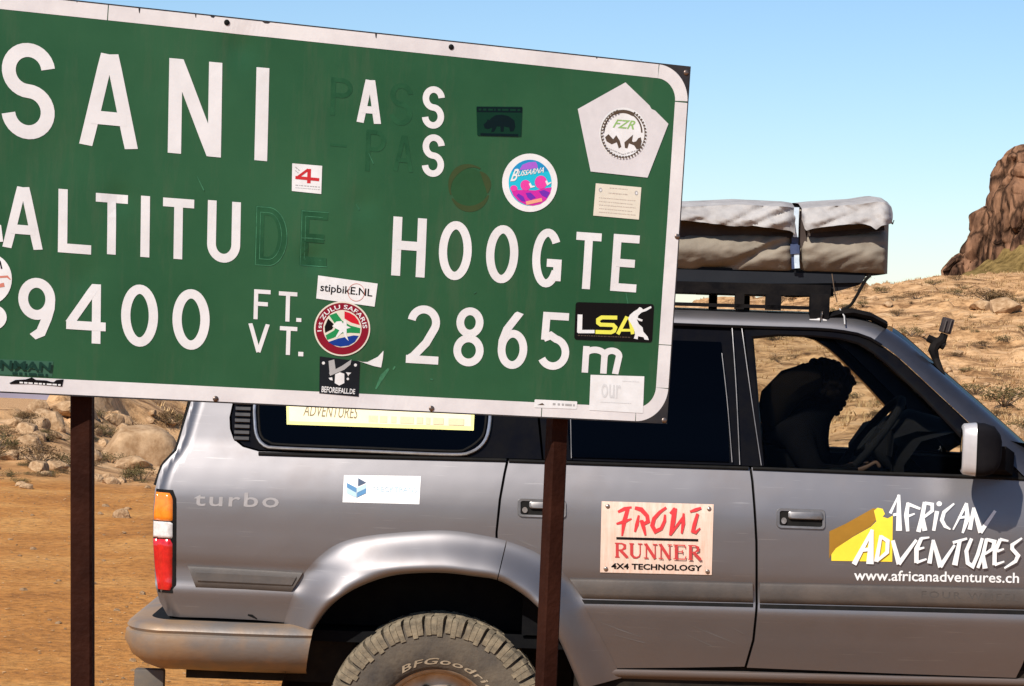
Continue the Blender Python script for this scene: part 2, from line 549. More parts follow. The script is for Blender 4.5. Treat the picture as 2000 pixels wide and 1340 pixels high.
# far mountains across the valley
def make_mountains():
    mb = MB()
    n = 120; rows = []
    for r in range(9):
        row = []
        for k in range(n):
            px = -3500 + 6500 * k / (n - 1)
            x = (px - 1000) / F * (3800 + r * 160)
            top = 20 * math.sin(k * .37) + 35 * mnoise.noise((k * .12, 3.1, 0)) - 20
            f = r / 8
            z = -230 + (150 + top) * f ** 0.9 + 22 * mnoise.noise((k * .5, r * .8, 1.0)) * f
            row.append((x, 3800 + r * 160, z))
        rows.append(row)
    mb.loft(rows, closed=False)
    o = mb.build('mountains', mat('hazy_mountain', (0.22, 0.175, 0.20), 1.0, col2=(0.29, 0.235, 0.26), nscale=0.004, bump=0.3, bscale=0.02), ang=60)  # purple of the distance haze put into the rock colour
    structure(o)

make_mountains()

# ------------------------------------------------------------------ rocks
M['rock'] = mat('tan_rock', (0.26, 0.152, 0.075), 0.95, col2=(0.46, 0.305, 0.175), nscale=2.6, lo=.38, hi=.62, bump=1.0, bscale=5, spec=0.1, detail=10)
M['red_rock'] = mat('red_brown_rock', (0.038, 0.018, 0.011), 0.95, col2=(0.24, 0.125, 0.070), nscale=1.1, lo=.36, hi=.60, bump=1.0, bscale=2.6, spec=0.1, detail=10, stretch=(1, 1, 0.26))
M['talus'] = mat('grassy_slope', (0.075, 0.048, 0.014), 1.0, col2=(0.25, 0.165, 0.058), nscale=1.5, lo=.35, hi=.65, bump=1.0, bscale=4, spec=0.1, detail=8)

def crack(m, scale, stretch, dark):
    """dark joints between blocks of rock"""
    nt = m.node_tree; L = nt.links.new
    b = nt.nodes['Principled BSDF']
    src = b.inputs['Base Color'].links[0].from_socket
    geo = nt.nodes.new('ShaderNodeNewGeometry')
    mp = nt.nodes.new('ShaderNodeMapping'); mp.inputs['Scale'].default_value = stretch
    L(geo.outputs['Position'], mp.inputs[0])
    nz_ = nt.nodes.new('ShaderNodeTexNoise'); nz_.inputs['Scale'].default_value = 1.2; nz_.inputs['Detail'].default_value = 6
    L(mp.outputs[0], nz_.inputs['Vector'])
    ad = nt.nodes.new('ShaderNodeMix'); ad.data_type = 'RGBA'; ad.blend_type = 'ADD'; ad.inputs['Factor'].default_value = .9
    L(mp.outputs[0], ad.inputs['A']); L(nz_.outputs['Color'], ad.inputs['B'])
    v = nt.nodes.new('ShaderNodeTexVoronoi'); v.feature = 'DISTANCE_TO_EDGE'; v.inputs['Scale'].default_value = scale
    L(ad.outputs['Result'], v.inputs['Vector'])
    r = nt.nodes.new('ShaderNodeValToRGB'); r.color_ramp.elements[0].position = .0; r.color_ramp.elements[1].position = .11
    r.color_ramp.elements[0].color = (dark, dark, dark, 1); r.color_ramp.elements[1].color = (1, 1, 1, 1)
    L(v.outputs['Distance'], r.inputs['Fac'])
    mu = nt.nodes.new('ShaderNodeMix'); mu.data_type = 'RGBA'; mu.blend_type = 'MULTIPLY'; mu.inputs['Factor'].default_value = 1
    L(src, mu.inputs['A']); L(r.outputs[0], mu.inputs['B']); L(mu.outputs['Result'], b.inputs['Base Color'])
    bn = [n for n in nt.nodes if n.type == 'BUMP'][0]
    b2 = nt.nodes.new('ShaderNodeBump'); b2.inputs['Strength'].default_value = .9; b2.inputs['Distance'].default_value = .12
    L(r.outputs[0], b2.inputs['Height']); L(bn.outputs[0], b2.inputs['Normal']); L(b2.outputs[0], b.inputs['Normal'])

crack(M['red_rock'], .85, (1, 1, .34), .22)

def rock_mesh(seed, sub=3, squash=(1, 1, .7), blocky=0.5):
    bm = bmesh.new()
    bmesh.ops.create_icosphere(bm, subdivisions=sub, radius=1.0)
    off = Vector((seed * 7.3, seed * 3.1, seed * 1.7))
    rr = random.Random(seed)
    planes = [(Vector((rr.uniform(-1, 1), rr.uniform(-1, 1), rr.uniform(-.6, 1))).normalized(), rr.uniform(.50, .82)) for _ in range(13)]
    for v in bm.verts:
        p = v.co.normalized()
        q = p * (1 + .22 * mnoise.noise(p * 1.3 + off))
        for nrm, dd in planes:
            e = q.dot(nrm) - dd
            if e > 0:
                q -= nrm * e * .96
        q += p * (.05 * mnoise.noise(p * 4 + off) + .025 * mnoise.noise(p * 9 + off))
        v.co = Vector((q.x * squash[0], q.y * squash[1], q.z * squash[2]))
    me = bpy.data.meshes.new('rock')
    bm.to_mesh(me); bm.free()
    me.materials.append(M['rock'])
    me.shade_smooth(); me.set_sharp_from_angle(angle=R(32))
    return me

ROCKS = [rock_mesh(k, 3, (1, .9, z)) for k, z in enumerate((.72, .5, .8, .42, .6, .55))]

def rock(px, py, wpx, k, label, group=None, sink=.28, rz=None, name='boulder', asp=1.0):
    x, y, z = ground_hit(px, py)
    o = bpy.data.objects.new(name, ROCKS[k % len(ROCKS)])
    COL.objects.link(o)
    s = wpx / 2 * y / F
    o.scale = (s, s, s * asp)
    o.location = (x, y, z + s * asp * (.62 - sink) * .6)
    o.rotation_euler = (random.uniform(-.15, .15), random.uniform(-.15, .15), random.uniform(0, 6.28) if rz is None else rz)
    return tag(o, label, 'rock', group)

rock(262, 905, 190, 0, 'largest pale boulder on the bank between the left signpost and the car', rz=.4, asp=1.15)
rock(315, 880, 80, 2, 'pale boulder half hidden by the rear pillar of the car', rz=2.0)
rock(60, 872, 70, 4, 'brown angular boulder left of the left signpost above the shrubs', rz=1.2)
rock(100, 838, 80, 2, 'boulder on the crest just left of the left signpost', rz=.2)
rock(128, 812, 90, 1, 'flat ledge rock at the bank top against the left signpost', rz=.5)
rock(30, 835, 60, 5, 'slanting slab of rock at the left edge of the picture', rz=2.2)
rock(115, 918, 62, 3, 'low flat pale rock at the foot of the bank left of the left signpost', rz=.9)
rock(262, 915, 90, 3, 'low slab below the largest boulder right of the left signpost', rz=.1)
rock(238, 1012, 42, 2, 'dark sided stone lying alone on the dirt beside the left signpost', rz=.8)
rock(215, 945, 50, 1, 'flat stone at the dirt edge right of the left signpost', rz=.3)
rock(1965, 612, 85, 3, 'long pale flat boulder high on the hillside at the right edge', rz=.1)
rock(1915, 606, 60, 1, 'pale boulder left of the long flat one on the hillside', rz=.3)
rock(1985, 850, 60, 4, 'boulder at the right edge beside the windscreen pillar', rz=.7)
rock(1960, 885, 50, 2, 'boulder low at the right edge just above the wing mirror', rz=1.7)
_rr = random.Random(3)
def spot_left(x, y):
    a_ = 'left of the left signpost' if x < 137 else ('behind the left signpost' if x < 186 else 'between signpost and car')
    b_ = 'high on the bank' if y < 845 else ('halfway up the bank' if y < 900 else 'at the foot of the bank')
    return b_ + ' ' + a_
def spot_right(x, y):
    a_ = 'seen past the roof of the car' if x < 1640 else ('right of the roof tent' if x < 1790 else ('below the rock outcrop' if x < 1930 else 'near the right edge'))
    b_ = 'high on the hillside' if y < 625 else ('halfway down the hillside' if y < 740 else 'low on the hillside')
    return b_ + ' ' + a_
def size_word(w_, a_, b_):
    return 'tiny' if w_ < a_ else ('small' if w_ < b_ else 'middling')
for k in range(54):
    x_, y_, w_ = _rr.uniform(-40, 345), _rr.uniform(800, 955), _rr.uniform(14, 62)
    rock(x_, y_, w_, k, '%s tan rock %s' % (size_word(w_, 28, 46), spot_left(x_, y_)), 'small rocks on the left bank', name='small_rock')
for k in range(70):
    x_, y_, w_ = _rr.uniform(1470, 2040), _rr.uniform(560, 880), _rr.uniform(10, 34)
    rock(x_, y_, w_, k, '%s tan rock %s' % (size_word(w_, 17, 26), spot_right(x_, y_)), 'small rocks on the right hillside', name='small_rock')
for k in range(70):
    x_, y_, w_ = _rr.uniform(-30, 330), 965 + 380 * _rr.random() ** 1.3, 5 + 15 * _rr.random() ** 1.8
    rock(x_, y_, w_, k, '%s loose stone on the %s dirt %s' % (size_word(w_, 12, 17), 'far' if y_ < 1050 else ('middle' if y_ < 1180 else 'near'), 'left of the left signpost' if x_ < 160 else 'between signpost and car'), 'loose stones on the dirt', name='loose_stone', sink=.4)

def make_outcrop():
    D = 172.0
    sc = D / F
    def mass(cpx, wl, wr, ypx_base, ypx_top, dep, seed, lean=0):
        """one rock mass: rings whose left/right reach follow the seen outline"""
        rings = []
        N = 150; K = 90
        yb, yt = ypx_base, ypx_top
        for i in range(K + 1):
            f = i / K
            y = yb + (yt - yb) * f
            c = at(cpx + lean * f, y, D)
            L_ = np.interp(f, *wl) * sc; R_ = np.interp(f, *wr) * sc
            ring = []
            for k in range(N):
                q = 2 * math.pi * k / N
                rx = (L_ if math.cos(q) < 0 else R_) * abs(math.cos(q)) ** .75 * (1 if math.cos(q) > 0 else -1)
                ry = dep * (L_ + R_) * .5 * abs(math.sin(q)) ** .75 * (1 if math.sin(q) > 0 else -1)
                p = Vector((c[0] + rx, D + 6 + ry, c[2]))
                n3 = Vector((p.x * .45, p.y * .45, p.z * .13)) + Vector((seed, seed * 2, 0))
                amp = .75 * min(1, (1 - f) * 6 + .1)
                dr = amp * (.8 * mnoise.noise(n3) - 1.5 * max(0, .22 - abs(mnoise.noise(n3 * 1.9))) * 2.2 - .9 * max(0, .16 - abs(mnoise.noise(Vector((p.x * .9, p.y * .9, p.z * .9)) + Vector((seed, 0, 3))))) + .30 * mnoise.noise(n3 * 4)) + .08 * amp * mnoise.noise(p * 2.2)
                rad = Vector((rx, ry, 0))
                if rad.length > 1e-6:
                    p += rad.normalized() * dr * min(1, rad.length)
                p.z += .5 * mnoise.noise(p * .5) * min(1, f * 4)
                ring.append(p)
            rings.append(ring)
        return MB().loft(rings, cap=True)
    root = thing('rock_outcrop', (at(1990, 540, D)[0], D + 6, at(1990, 540, D)[2]), 'tall red brown rock outcrop standing on the hill at the right edge', 'rock outcrop')
    mass(2098, ([0, .3, .6, .75, .88, .95, 1], [150, 148, 140, 134, 118, 84, 6]), ([0, .5, .8, 1], [190, 170, 110, 6]), 560, 268, .8, 1).build('main_tower', 'red_rock', root, ang=24)
    mass(2012, ([0, .35, .6, .8, .94, 1], [112, 104, 94, 84, 62, 5]), ([0, .6, 1], [80, 70, 5]), 560, 388, .75, 5).build('shoulder_rock', 'red_rock', root, ang=24)
    mass(1905, ([0, .5, .85, 1], [34, 30, 16, 2]), ([0, .6, 1], [60, 50, 4]), 560, 492, .8, 9).build('foot_rock', 'red_rock', root, ang=24)
    # the grassy slope heaped against its foot
    rows = []
    for i in range(30):
        row = []
        for k in range(60):
            px = 1868 + 400 * k / 59
            f = i / 29
            topy = np.interp(px, [1868, 1900, 1935, 1970, 2005, 2050, 2268], [545, 527, 505, 478, 455, 440, 450])
            y = 566 + (topy - 566) * f
            Yd = D - 5.5 + 9.5 * f
            p = at(px, y, Yd)
            nn = mnoise.noise((p[0] * .8, p[2] * .8, 4)) * .5 + mnoise.noise((p[0] * 2.2, p[2] * 2.2, 1)) * .25
            row.append((p[0], Yd - nn * 1.8, p[2] + nn * .8 * f))
        rows.append(row)
    MB().loft(rows, closed=False).build('grassy_slope', 'talus', root, ang=60)

make_outcrop()

# ------------------------------------------------------------------ plants
M['leaf_olive'] = mat('olive_leaf', (0.060, 0.050, 0.018), 0.8, col2=(0.145, 0.108, 0.042), nscale=6, spec=.2)
M['leaf_brown'] = mat('brown_leaf', (0.075, 0.044, 0.019), 0.85, col2=(0.175, 0.105, 0.046), nscale=6, spec=.2)
M['twig'] = mat('twig', (0.10, 0.07, 0.045), 0.9, col2=(0.16, 0.11, 0.07), nscale=20)
M['straw'] = mat('dry_straw', (0.28, 0.165, 0.068), 0.9, col2=(0.54, 0.37, 0.19), nscale=0.35, lo=.3, hi=.7, spec=.15, detail=8)

def bush_meshes(seed, m):
    r = random.Random(seed)
    tw = MB(); lf = MB()
    clumps = []
    for k in range(11):
        a = r.uniform(0, 6.28); rad = r.uniform(.15, .85); h = r.uniform(.35, .85) * (1.05 - .45 * rad)
        tip = Vector((rad * math.cos(a), rad * math.sin(a), h))
        tw.tube([(0, 0, -.1), tip * .5 + Vector((r.uniform(-.1, .1), r.uniform(-.1, .1), .05)), tip], [.03, .02, .008], 5)
        clumps.append(tip)
    vs, fs = [], []
    for c in clumps:
        for k in range(75):
            p = c + Vector((r.gauss(0, .17), r.gauss(0, .17), r.gauss(0, .12)))
            if p.z < 0: p.z = -p.z * .5
            s = r.uniform(.03, .075)
            d = Vector((r.uniform(-1, 1), r.uniform(-1, 1), r.uniform(-.2, 1))).normalized()
            e = d.orthogonal().normalized(); e.rotate(Matrix.Rotation(r.uniform(0, 6.28), 3, d))
            i = len(vs)
            vs += [p, p + d * s + e * s * .35, p + d * s * 2, p + d * s - e * s * .35]
            fs.append((i, i + 1, i + 2, i + 3))
    lf.add(vs, fs)
    out = []
    for mb, mm, nm in ((lf, m, 'crown'), (tw, 'twig', 'stem')):
        me = bpy.data.meshes.new(nm); me.from_pydata(mb.v, [], mb.f); me.materials.append(M[mm]); me.update(); out.append(me)
    return out

BUSH = [bush_meshes(k, ('leaf_olive', 'leaf_brown')[k % 2]) for k in range(6)]

def bush(px, py, wpx, k, label, group=None, h=1.0):
    x, y, z = ground_hit(px, py)
    s = wpx / 2 * y / F
    o = bpy.data.objects.new('shrub', None)
    o.empty_display_size = .1
    COL.objects.link(o)
    o.location = (x, y, z - .02); o.scale = (s, s, s * h); o.rotation_euler = (0, 0, random.uniform(0, 6.28))
    tag(o, label, 'shrub', group)
    for me, nm in zip(BUSH[k % len(BUSH)], ('crown', 'stem')):
        c = bpy.data.objects.new(nm, me); COL.objects.link(c); c.parent = o

bush(-5, 880, 90, 0, 'olive shrub cut by the left edge of the picture')
bush(70, 905, 110, 1, 'wide brown green shrub at the foot of the bank left of the left signpost', h=.8)
bush(135, 912, 75, 0, 'olive shrub whose right side touches the left signpost', h=.9)
bush(290, 880, 90, 2, 'olive shrub on the largest boulder beside the car', h=.9)
bush(275, 940, 80, 4, 'olive shrub at the dirt edge between the signpost and tail light')
bush(325, 838, 70, 1, 'brown shrub high on the bank against the rear pillar')
bush(200, 850, 60, 2, 'shrub just right of the left signpost below the sign')
bush(150, 820, 60, 3, 'brown shrub behind the left signpost under the sign')
bush(1960, 800, 130, 0, 'largest olive shrub on the hillside at the right edge', h=.75)
bush(1905, 770, 80, 2, 'olive shrub beside the windscreen pillar below the small camera', h=.7)
bush(1990, 845, 70, 4, 'olive shrub at the right edge above the wing mirror', h=.8)
bush(1930, 590, 110, 1, 'long low brown shrub on the hillside under the rock outcrop', h=.45)
bush(1790, 585, 70, 3, 'low brown shrub right of the rolled tent on the skyline slope', h=.5)
bush(1870, 548, 40, 1, 'small brown shrub on the hill crest beside the outcrop foot', h=.6)
for k in range(130):
    x_, y_, w_ = _rr.uniform(1480, 2040), 552 + 325 * _rr.random() ** 1.25, _rr.uniform(14, 58)
    bush(x_, y_, w_, k, '%s low %s shrub %s' % (size_word(w_, 26, 42), ('olive', 'brown')[k % 2], spot_right(x_, y_)), 'small shrubs on the right hillside', h=_rr.uniform(.35, .75))
for k in range(64):
    x_, y_, w_ = _rr.uniform(-20, 345), _rr.uniform(805, 945), _rr.uniform(18, 56)
    bush(x_, y_, w_, k, '%s low %s shrub %s' % (size_word(w_, 30, 44), ('olive', 'brown')[k % 2], spot_left(x_, y_)), 'small shrubs on the left bank', h=_rr.uniform(.5, .9))

for k in range(26):
    x_, y_, w_ = _rr.uniform(-20, 345), _rr.uniform(815, 935), _rr.uniform(46, 90)
    bush(x_, y_, w_, k, 'wide dry %s shrub %s' % (('olive', 'brown')[k % 2], spot_left(x_, y_)), 'wide shrubs on the left bank', h=_rr.uniform(.45, .8))

def make_grass():
    """tufts of dry grass over the bank and the hillside"""
    N = 34000
    px = rng.uniform(-500, 2700, N)
    d = 24.5 + 133 * rng.random(N) ** 0.9
    x = (px - 1000) / F * d; y = d
    keep = fbm2(x / 2.2, y / 4, 21, 4) + rng.normal(0, .22, N) > (0.10 + 1.2 * (d < 60) * (px < 700))
    x, y, d = x[keep], y[keep], d[keep]
    z = terrain(x, y)
    n = len(x); B = 7
    h = rng.uniform(.06, .17, n) * (1 + .3 * fbm2(x / 7, y / 7, 5))
    V = np.zeros((n, B, 3, 3)); 
    for b in range(B):
        a = rng.uniform(0, 2 * np.pi, n); sp = rng.uniform(.03, .16, n); tl = rng.uniform(.3, 1.1, n)
        bx, by = x + sp * np.cos(a), y + sp * np.sin(a)
        wx, wy = -np.sin(a) * .022, np.cos(a) * .022
        hh = h * rng.uniform(.6, 1.15, n)
        V[:, b, 0] = np.stack([bx - wx, by - wy, z - .02], -1)
        V[:, b, 1] = np.stack([bx + wx, by + wy, z - .02], -1)
        V[:, b, 2] = np.stack([bx + np.cos(a) * hh * tl, by + np.sin(a) * hh * tl, z + hh], -1)
    V = V.reshape(-1, 3)
    me = bpy.data.meshes.new('dry_grass')
    k = len(V) // 3
    me.vertices.add(len(V)); me.vertices.foreach_set('co', V.ravel())
    me.loops.add(len(V)); me.loops.foreach_set('vertex_index', np.arange(len(V)))
    me.polygons.add(k); me.polygons.foreach_set('loop_start', np.arange(k) * 3); me.polygons.foreach_set('loop_total', np.full(k, 3))
    me.materials.append(M['straw'])
    me.update(); me.validate()
    o = structure(link('dry_grass', me), 'stuff')
    tag(o, 'tufts of dry straw coloured grass covering the bank and hillside', 'grass')

make_grass()

def make_gravel():
    N = 12000
    base = [(1, 0, 0), (-1, 0, 0), (0, 1, 0), (0, -1, 0), (0, 0, .4), (0, 0, -.4)]
    tri = [(0, 2, 4), (2, 1, 4), (1, 3, 4), (3, 0, 4), (2, 0, 5), (1, 2, 5), (3, 1, 5), (0, 3, 5)]
    vs, fs = [], []
    px = rng.uniform(-500, 2300, N); d = 25 - 16 * rng.random(N) ** 1.3
    x = (px - 1000) / F * d; z = terrain(x, d)
    for i in range(N):
        s = .004 + .010 * rng.random() ** 3
        a = rng.random() * 6.28; k = len(vs); c, q = math.cos(a), math.sin(a)
        for p in base:
            j = rng.uniform(.6, 1.3, 3)
            X, Y, Z = p[0] * j[0] * s, p[1] * j[1] * s, p[2] * j[2] * s
            vs.append((x[i] + X * c - Y * q, d[i] + X * q + Y * c, z[i] + Z + s * .3))
        fs += [tuple(k + t for t in f) for f in tri]
    mb = MB(); mb.v, mb.f = vs, fs
    o = structure(mb.build('gravel', mat('gravel_stone', (.30, .155, .06), .95, col2=(.50, .31, .155), nscale=3, lo=.3, hi=.7, spec=.15), ang=0), 'stuff')
    tag(o, 'loose gravel scattered over the orange dirt behind the car', 'gravel')

make_gravel()

# ------------------------------------------------------------------ the car (side on, nose to the right)
YS = 9.26                         # plane of the near body side
HALF = 0.90
YC = YS + HALF
_pz = np.linspace(.30, 2.15, 3700)
_py = np.interp(_pz, [.30, .50, .60, .66, .75, .84, .872, .885, .90, .965, .985, 1.05, 1.16, 1.215, 1.25, 1.30, 1.36, 1.40, 1.42, 1.60, 1.75, 1.85, 1.93, 2.0, 2.15],
                [.20, .122, .086, .066, .035, .009, .0015, .004, .010, .010, .004, .0, .0, .0035, .0095, .0215, .040, .053, .060, .105, .148, .180, .212, .25, .36])
_k = np.exp(-.5 * (np.arange(-60, 61) * (_pz[1] - _pz[0]) / .011) ** 2); _k /= _k.sum()
_py = np.convolve(np.pad(_py, 60, mode='edge'), _k, 'valid')

REAR_PX = [(330, 1214), (312, 1175), (303, 1140), (299, 1060), (299, 1000), (303, 955), (318, 908), (345, 880), (372, 788), (428, 590), (440, 560)]

def dep0(z):
    return float(np.interp(z, _pz, _py))

def _S0(px, py, off=0.0):
    Y = YS + .05
    for _ in range(4):
        p = at(px, py, Y)
        Y = YS + dep0(p[2]) - off
    return at(px, py, Y)

_rear = np.array([[p[0], p[2]] for p in (_S0(*q) for q in REAR_PX)])
_rear = _rear[np.argsort(_rear[:, 1])]
_rz = np.linspace(_rear[0, 1], _rear[-1, 1], 400)
_rx = np.interp(_rz, _rear[:, 1], _rear[:, 0])
_kk = np.exp(-.5 * (np.arange(-30, 31) * (_rz[1] - _rz[0]) / .018) ** 2); _kk /= _kk.sum()
_rx = np.convolve(np.pad(_rx, 30, mode='reflect', reflect_type='odd'), _kk, 'valid')

def rear_x(z):
    return float(np.interp(z, _rz, _rx))

def dep(x, z):
    """how far the body side lies behind its outermost plane"""
    d = dep0(z)
    e = x - rear_x(z)
    r = .045
    if e < r:
        e = max(e, .005)
        d += r - math.sqrt(max(0, r * r - (r - e) ** 2))
    d += .016 * (x - .75) ** 2
    return d

def S(px, py, off=0.0):
    """photo pixel -> point on the near body side (off = proud of it)"""
    Y = YS + .05
    n, k = (5, 1.0) if px > 350 else (40, .35)
    for _ in range(n):
        p = at(px, py, Y)
        Y += k * (YS + dep(p[0], p[2]) - off - Y)
    return np.array(at(px, py, Y))

def dep_n(x, z):
    h = .004
    gx = (dep(x + h, z) - dep(x - h, z)) / (2 * h); gz = (dep(x, z + h) - dep(x, z - h)) / (2 * h)
    return Vector((gx, -1, gz)).normalized()

def mirror_mesh(me):
    m2 = me.copy()
    for v in m2.vertices:
        v.co.y = 2 * YC - v.co.y
    m2.flip_normals()
    return m2

def both(o, parent=None):
    """the same part on the far side of the car"""
    c = bpy.data.objects.new(o.name.split('.')[0], mirror_mesh(o.data))
    COL.objects.link(c)
    p = parent or o.parent
    c.parent = p
    if p.type == 'EMPTY':
        c.matrix_parent_inverse = ROOTINV[p.name]
    return c

car = thing('off_road_car', (float(at(1500, 1300, YC)[0]), YC, 0), 'silver grey four wheel drive wagon with roof rack parked behind the green sign', 'car')

def panel(name, pxs, m, parent, off=0.0, step=.035, edge=.022, pix=True):
    """a body panel cut to a pixel outline, following the body surface, with its edge turned in"""
    pts = [S(*p) for p in pxs] if pix else [np.array((p[0], 0, p[1])) for p in pxs]
    bm = bmesh.new()
    vs = [bm.verts.new((p[0], 0, p[2])) for p in pts]
    bm.faces.new(vs)
    xs = [p[0] for p in pts]; zs = [p[2] for p in pts]
    z0, z1, x0, x1 = min(zs), max(zs), min(xs), max(xs)
    cz = np.arange(math.ceil(z0 / step) * step, z1, step)
    if z0 < 1.0 < z1 + .5:
        cz = np.unique(np.r_[cz, [c for c in (.86, .872, .88, .89, .90, .965, .975, .985, 1.19, 1.21, 1.23, 1.245) if z0 < c < z1]])
    for c in cz:
        bmesh.ops.bisect_plane(bm, geom=bm.verts[:] + bm.edges[:] + bm.faces[:], plane_co=(0, 0, c), plane_no=(0, 0, 1))
    cx = np.arange(math.ceil(x0 / .12) * .12, x1, .12)
    cx = np.r_[cx, np.arange(x0 + .003, x0 + .33, .0105)] if x0 < _rear[0, 0] + .02 else cx
    for c in cx:
        bmesh.ops.bisect_plane(bm, geom=bm.verts[:] + bm.edges[:] + bm.faces[:], plane_co=(c, 0, 0), plane_no=(1, 0, 0))
    bmesh.ops.dissolve_degenerate(bm, dist=1e-5, edges=bm.edges[:])
    bm.normal_update()
    bm.verts.index_update()
    V = []; N = []
    for v in bm.verts:
        x, z = v.co.x, v.co.z
        V.append((x, YS + dep(x, z) - off, z)); N.append(dep_n(x, z))
    fs = []
    for f in bm.faces:
        idx = [v.index for v in f.verts]
        if f.normal.y > 0:
            idx = idx[::-1]
        fs.append(tuple(idx))
    bnd = [e for e in bm.edges if e.is_boundary]
    for e in bnd:
        f = e.link_faces[0]
        a, b = e.verts
        cen = f.calc_center_median()
        mid = (a.co + b.co) / 2
        t = (b.co - a.co); nn = Vector((t.z, 0, -t.x))
        if nn.length < 1e-9:
            continue
        nn.normalize()
        if nn.dot(cen - mid) > 0:
            nn = -nn
        k = len(V)
        pa, pb = Vector(V[a.index]), Vector(V[b.index])
        V += [pa[:], pb[:], (pb.x, pb.y + edge, pb.z), (pa.x, pa.y + edge, pa.z)]
        N += [nn] * 4
        q = (k, k + 1, k + 2, k + 3)
        fn = (Vector(V[k + 1]) - Vector(V[k])).cross(Vector(V[k + 3]) - Vector(V[k]))
        if fn.dot(nn) < 0:
            q = q[::-1]
        fs.append(q)
    bm.free()
    me = bpy.data.meshes.new(name)
    me.from_pydata(V, [], fs)
    me.materials.append(M[m])
    me.shade_smooth()
    me.normals_split_custom_set_from_vertices([tuple(n) for n in N])
    return link(name, me, parent)

def strip(name, A, B, m, parent, offA=0.0, offB=0.0, n=60, rows=4, fn=None, ang=40):
    """surface between two pixel curves on the body side"""
    a = resample(catmull(A), n); b = resample(catmull(B), n)
    rings = []
    for i in range(rows + 1):
        f = i / rows
        ring = []
        for p, q in zip(a, b):
            s = p * (1 - f) + q * f
            o = offA * (1 - f) + offB * f if fn is None else fn(f)
            ring.append(S(s[0], s[1], o))
        rings.append(ring)
    return MB().loft(rings, closed=False).build(name, m, parent, ang)

# --- rear quarter -----------------------------------------------------------
ARCH_I = [(604, 1248), (612, 1226), (647, 1181), (700, 1146), (770, 1123), (857, 1118), (927, 1125), (973, 1133), (1015, 1156), (1046, 1181), (1070, 1210), (1090, 1244), (1115, 1300), (1134, 1346)]
ARCH_O = [(549, 1240), (554, 1220), (577, 1152), (618, 1092), (690, 1052), (850, 1036), (945, 1046), (1005, 1062), (1058, 1085), (1098, 1115), (1122, 1150), (1150, 1200), (1185, 1265), (1214, 1324)]
ARCH_M = [((a[0] * .45 + b[0] * .55), (a[1] * .45 + b[1] * .55)) for a, b in zip(ARCH_I, ARCH_O)]

shut_q = [(989, 897), (983, 925), (974, 975), (967.5, 1040), (968, 1075)]
quarter = ([(328, 1203), (312, 1175), (303, 1140), (299, 1060), (299, 1000), (303, 955), (310, 928), (318, 908), (332, 893), (345, 880), (357, 838), (372, 788), (400, 690), (428, 590),
            (540, 594), (480, 690), (456, 780), (448, 815), (449, 838), (456, 858), (474, 873), (505, 882), (700, 889)]
           + shut_q + ARCH_M[6::-1] + [(556, 1216), (500, 1211), (420, 1207)])
q = panel('rear_quarter', quarter, 'paint', car)
both(q)

both(strip('bumper_gap_shade', [(330, 1196), (440, 1200), (560, 1206)], [(334, 1238), (440, 1244), (566, 1252)], 'rubber', car, -.025, -.02, 20, 1))  # dark strip added to stand for the shade in the gap over the bumper

def flare_prof(f):
    """outward swell from the blended outer edge (f=0) to the lip (f=1)"""
    return .0012 + .082 * (smooth01(f * 1.02) * .9 + .1 * f) - (.012 * max(0, (f - .85) / .15) ** 2)

_fa = resample(catmull(ARCH_O, 14), 420); _fb = resample(catmull(ARCH_I, 14), 420)
_fr = []
for i in range(17):
    f = i / 16
    _fr.append([S(*(p * (1 - f) + q_ * f), float(flare_prof(f))) for p, q_ in zip(_fa, _fb)])
_fr.append([p + np.array((0, .02, -.004)) for p in _fr[16]])
_fr.append([p + np.array((0, .10, -.01)) for p in _fr[16]])
_ks = next(k for k in range(420) if _fb[k][0] > 972)

def flare(k0, k1, name):
    return MB().loft([r_[k0:k1] for r_ in _fr], closed=False).build(name, 'paint', car, 60)

fl = flare(0, _ks, 'wheel_arch_flare'); both(fl)

# --- doors --------------------------------------------------------------------
rear_door_px = ([(994, 899), (1200, 905), (1463, 913), (1467, 940), (1471, 990), (1475, 1060), (1475.5, 1180), (1469, 1250), (1454, 1302), (1330, 1304), (1205, 1305)]
                + [ARCH_M[12], ARCH_M[11], ARCH_M[10], ARCH_M[9], ARCH_M[8], (978, 1092), (972.5, 1075), (972, 1040), (979, 975), (988, 925)])
rear_door = panel('rear_door', rear_door_px, 'paint', car)
far_rear = both(rear_door)
fl2 = flare(_ks, 420, 'door_arch_flare'); both(fl2)

front_door_px = [(1468, 913), (1700, 922), (1880, 929), (2035, 935), (2040, 1000), (2040, 1120), (2030, 1200), (1996, 1300), (1984, 1324), (1760, 1316), (1459, 1304), (1474, 1252), (1480.5, 1180), (1480, 1060), (1476, 990), (1472, 940)]
front_door = panel('front_door', front_door_px, 'paint', car)
far_front = both(front_door)

# dark backing strips inside the shut gaps
for nm, path in (('door_gap', [(991, 897), (985, 925), (976, 975), (970, 1040), (970, 1090), (972, 1132)]),
                 ('door_gap', [(1466, 913), (1473, 990), (1477.5, 1060), (1478, 1180), (1471, 1250), (1456, 1304)]),
                 ('door_gap', [(2037, 933), (2042, 1000), (2042, 1120), (2033, 1200), (1998, 1302), (1986, 1326)])):
    A = [(x - 8, y) for x, y in path]; B = [(x + 8, y) for x, y in path]
    both(strip(nm, A, B, 'rubber', car, -.019, -.019, 30, 1))

